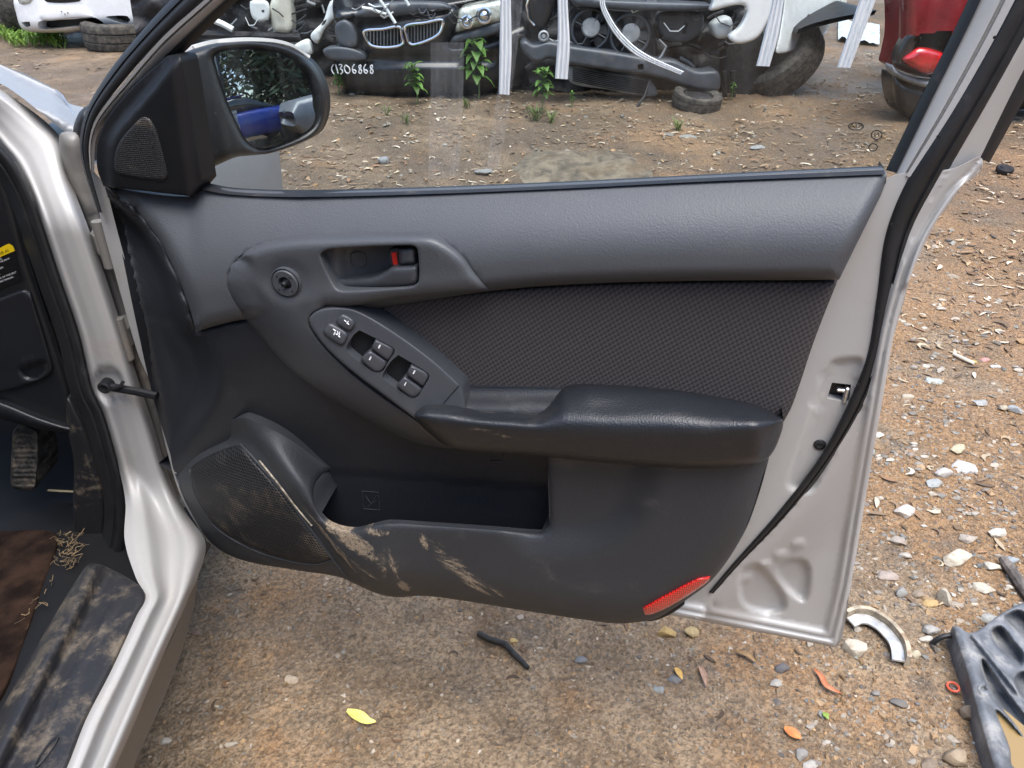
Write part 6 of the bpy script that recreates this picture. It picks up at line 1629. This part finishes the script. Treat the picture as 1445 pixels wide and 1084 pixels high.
# ------------------------------------------------------------------ to the right, out of the picture but seen in the door mirror
def side_car(name, loc, rz, paint, label):
    th_ = thing(name, loc, label, 'car', None, rz)
    M = np.array(th_.matrix_basis)
    def W(v): v = np.asarray(v, float); return v @ M[:3, :3].T + M[:3, 3]
    st = [(-2.1, .62, .45, .75), (-2.0, .78, .3, .95), (-1.2, .85, .25, 1.0), (-.5, .86, .25, 1.0), (.6, .86, .25, .98), (1.3, .84, .25, .92), (2.0, .76, .3, .80), (2.15, .6, .42, .7)]
    v = []; n = 20
    for x, hw, z0, z1 in st:
        for k in range(n):
            a = 2 * math.pi * k / n; cx, cz = math.cos(a), math.sin(a)
            v.append((x, hw * math.copysign(abs(cx) ** 0.45, cx), (z0 + z1) / 2 + (z1 - z0) / 2 * math.copysign(abs(cz) ** 0.45, cz)))
    f = [(i * n + k, i * n + (k + 1) % n, (i + 1) * n + (k + 1) % n, (i + 1) * n + k) for i in range(len(st) - 1) for k in range(n)] + [tuple(range(n)), tuple(range((len(st) - 1) * n, len(st) * n))]
    link('body', W(v), f, paint, th_)
    st2 = [(-1.5, .60, .95, 1.0), (-1.0, .66, .95, 1.38), (0.0, .66, .95, 1.42), (.4, .64, .95, 1.36), (1.1, .60, .9, .96)]; v = []
    for x, hw, z0, z1 in st2:
        for k in range(n):
            a = 2 * math.pi * k / n; cx, cz = math.cos(a), math.sin(a)
            v.append((x, hw * math.copysign(abs(cx) ** 0.5, cx), (z0 + z1) / 2 + (z1 - z0) / 2 * math.copysign(abs(cz) ** 0.5, cz)))
    f = [(i * n + k, i * n + (k + 1) % n, (i + 1) * n + (k + 1) % n, (i + 1) * n + k) for i in range(len(st2) - 1) for k in range(n)]
    link('window', W(v), f, m_winglass, th_)
    mb = MB(); mb.box((-.3, 0, 1.41), (1.3, 1.1, 0.04), None, 0.015)
    link('roof', W(np.concatenate(mb.v)), mb.f, paint, th_)
    for x in (-1.3, 1.35):
        for s in (-1, 1):
            mb = MB(); mb.lathe((x, s * .76, .31), (0, 1, 0), [(-.1, .19), (-.1, .29), (-.07, .31), (.07, .31), (.1, .29), (.1, .19)], 28); link('wheel', W(np.concatenate(mb.v)), mb.f, m_tyre, th_)
side_car('blue_car', (5.6, -0.9, 0.0), R(60), m_blue, 'dark blue car reflected small in the door mirror')
side_car('grey_car', (5.6, 2.6, 0.02), R(70), simple('dull_silver', (0.22, 0.24, 0.27), 0.35, coat=0.3), 'pale car side reflected in the door mirror')
t = NT('tree_leaf'); at = t.n('ShaderNodeAttribute', attribute_name='Col'); t.bsdf(at.outputs[0], 0.55); m_leaf = t.m
def tree(x, y, H_, seed, label):
    r = np.random.default_rng(seed); z = zg(x, y); th_ = thing('gum_tree', (x, y, z), label, 'tree', 'trees reflected in the mirror')
    mb = MB(); lean = r.normal(0, 0.4, 2)
    P = np.array([(x + lean[0] * s * s, y + lean[1] * s * s, z + H_ * 0.8 * s) for s in np.linspace(0, 1, 8)]); mb.tube(P, np.linspace(0.16, 0.04, 8), 9)
    ends = []
    for i in range(11):
        s = r.uniform(0.25, 0.95); b = P[int(s * 7)]; a = r.uniform(0, 6.28); L = H_ * r.uniform(0.12, 0.28)
        e = b + np.array([math.cos(a) * L, math.sin(a) * L, L * r.uniform(0.3, 0.9)]); mb.tube([b, (b + e) / 2 + np.array([0, 0, -0.05 * L]), e], [0.05, 0.03, 0.012], 6); ends += [e, (b + e) / 2]
    mb.build('trunk', simple('gum_bark', (0.20, 0.17, 0.14), 0.8, var=0.4), th_)
    vs, fs, cs = [], [], []
    for i in range(2600):
        e = ends[int(r.integers(len(ends)))]; p = e + r.normal(0, 0.11 * H_ * 0.7, 3) * np.array([1, 1, 0.8]); d = r.normal(0, 1, 3); d /= np.linalg.norm(d); u = np.cross(d, r.normal(0, 1, 3)); u /= np.linalg.norm(u); L = r.uniform(0.12, 0.26); k = len(vs)
        vs += [p - d * L, p + u * L * 0.3, p + d * L, p - u * L * 0.3]; fs.append((k, k + 1, k + 2, k + 3)); c = np.array([0.05, 0.075, 0.03]) * r.uniform(0.5, 1.6); cs += [list(c) + [1]] * 4
    link('crown', vs, fs, m_leaf, th_, False, None, np.array(cs))
    return th_
def copy_tree(src, x, y, sc, rz, label):
    o = src.copy(); COL.objects.link(o); o.matrix_basis = Matrix.Translation((x, y, zg(x, y))) @ Matrix.Rotation(rz, 4, 'Z') @ Matrix.Scale(sc, 4)
    o['label'] = label
    for ch in src.children:
        c = ch.copy(); COL.objects.link(c); c.parent = o
    return o
T1 = tree(9.2, -0.6, 7.0, 300, 'dark leafy gum tree nearest the blue car in the mirror')
T2 = tree(8.8, 1.6, 6.0, 301, 'shorter gum tree beside the pale car in the mirror')
for i, (x, y, s_) in enumerate(((8.5, -2.6, 0.95), (9.5, 3.4, 1.1), (11, 0.3, 1.2), (11, 5, 1.0), (8.0, -5, 1.0))):
    copy_tree(T1 if i % 2 else T2, x, y, s_, 1.3 * i, 'dark gum tree in the belt reflected in the door mirror')
for i, (x, y, s_) in enumerate(((-7, -12, 1.2), (-4, -14, 1.3), (-1, -13, 1.2), (2.2, -14.5, 1.3), (5, -12, 1.15), (8, -11, 1.2), (0.8, -17, 1.5), (-9, -15, 1.4))):  # unseen trees, added to block low sky light from behind
    copy_tree(T1 if i % 2 else T2, x, y, s_, 0.9 * i + 0.4, 'unseen gum tree added behind the viewer to block low sky light')
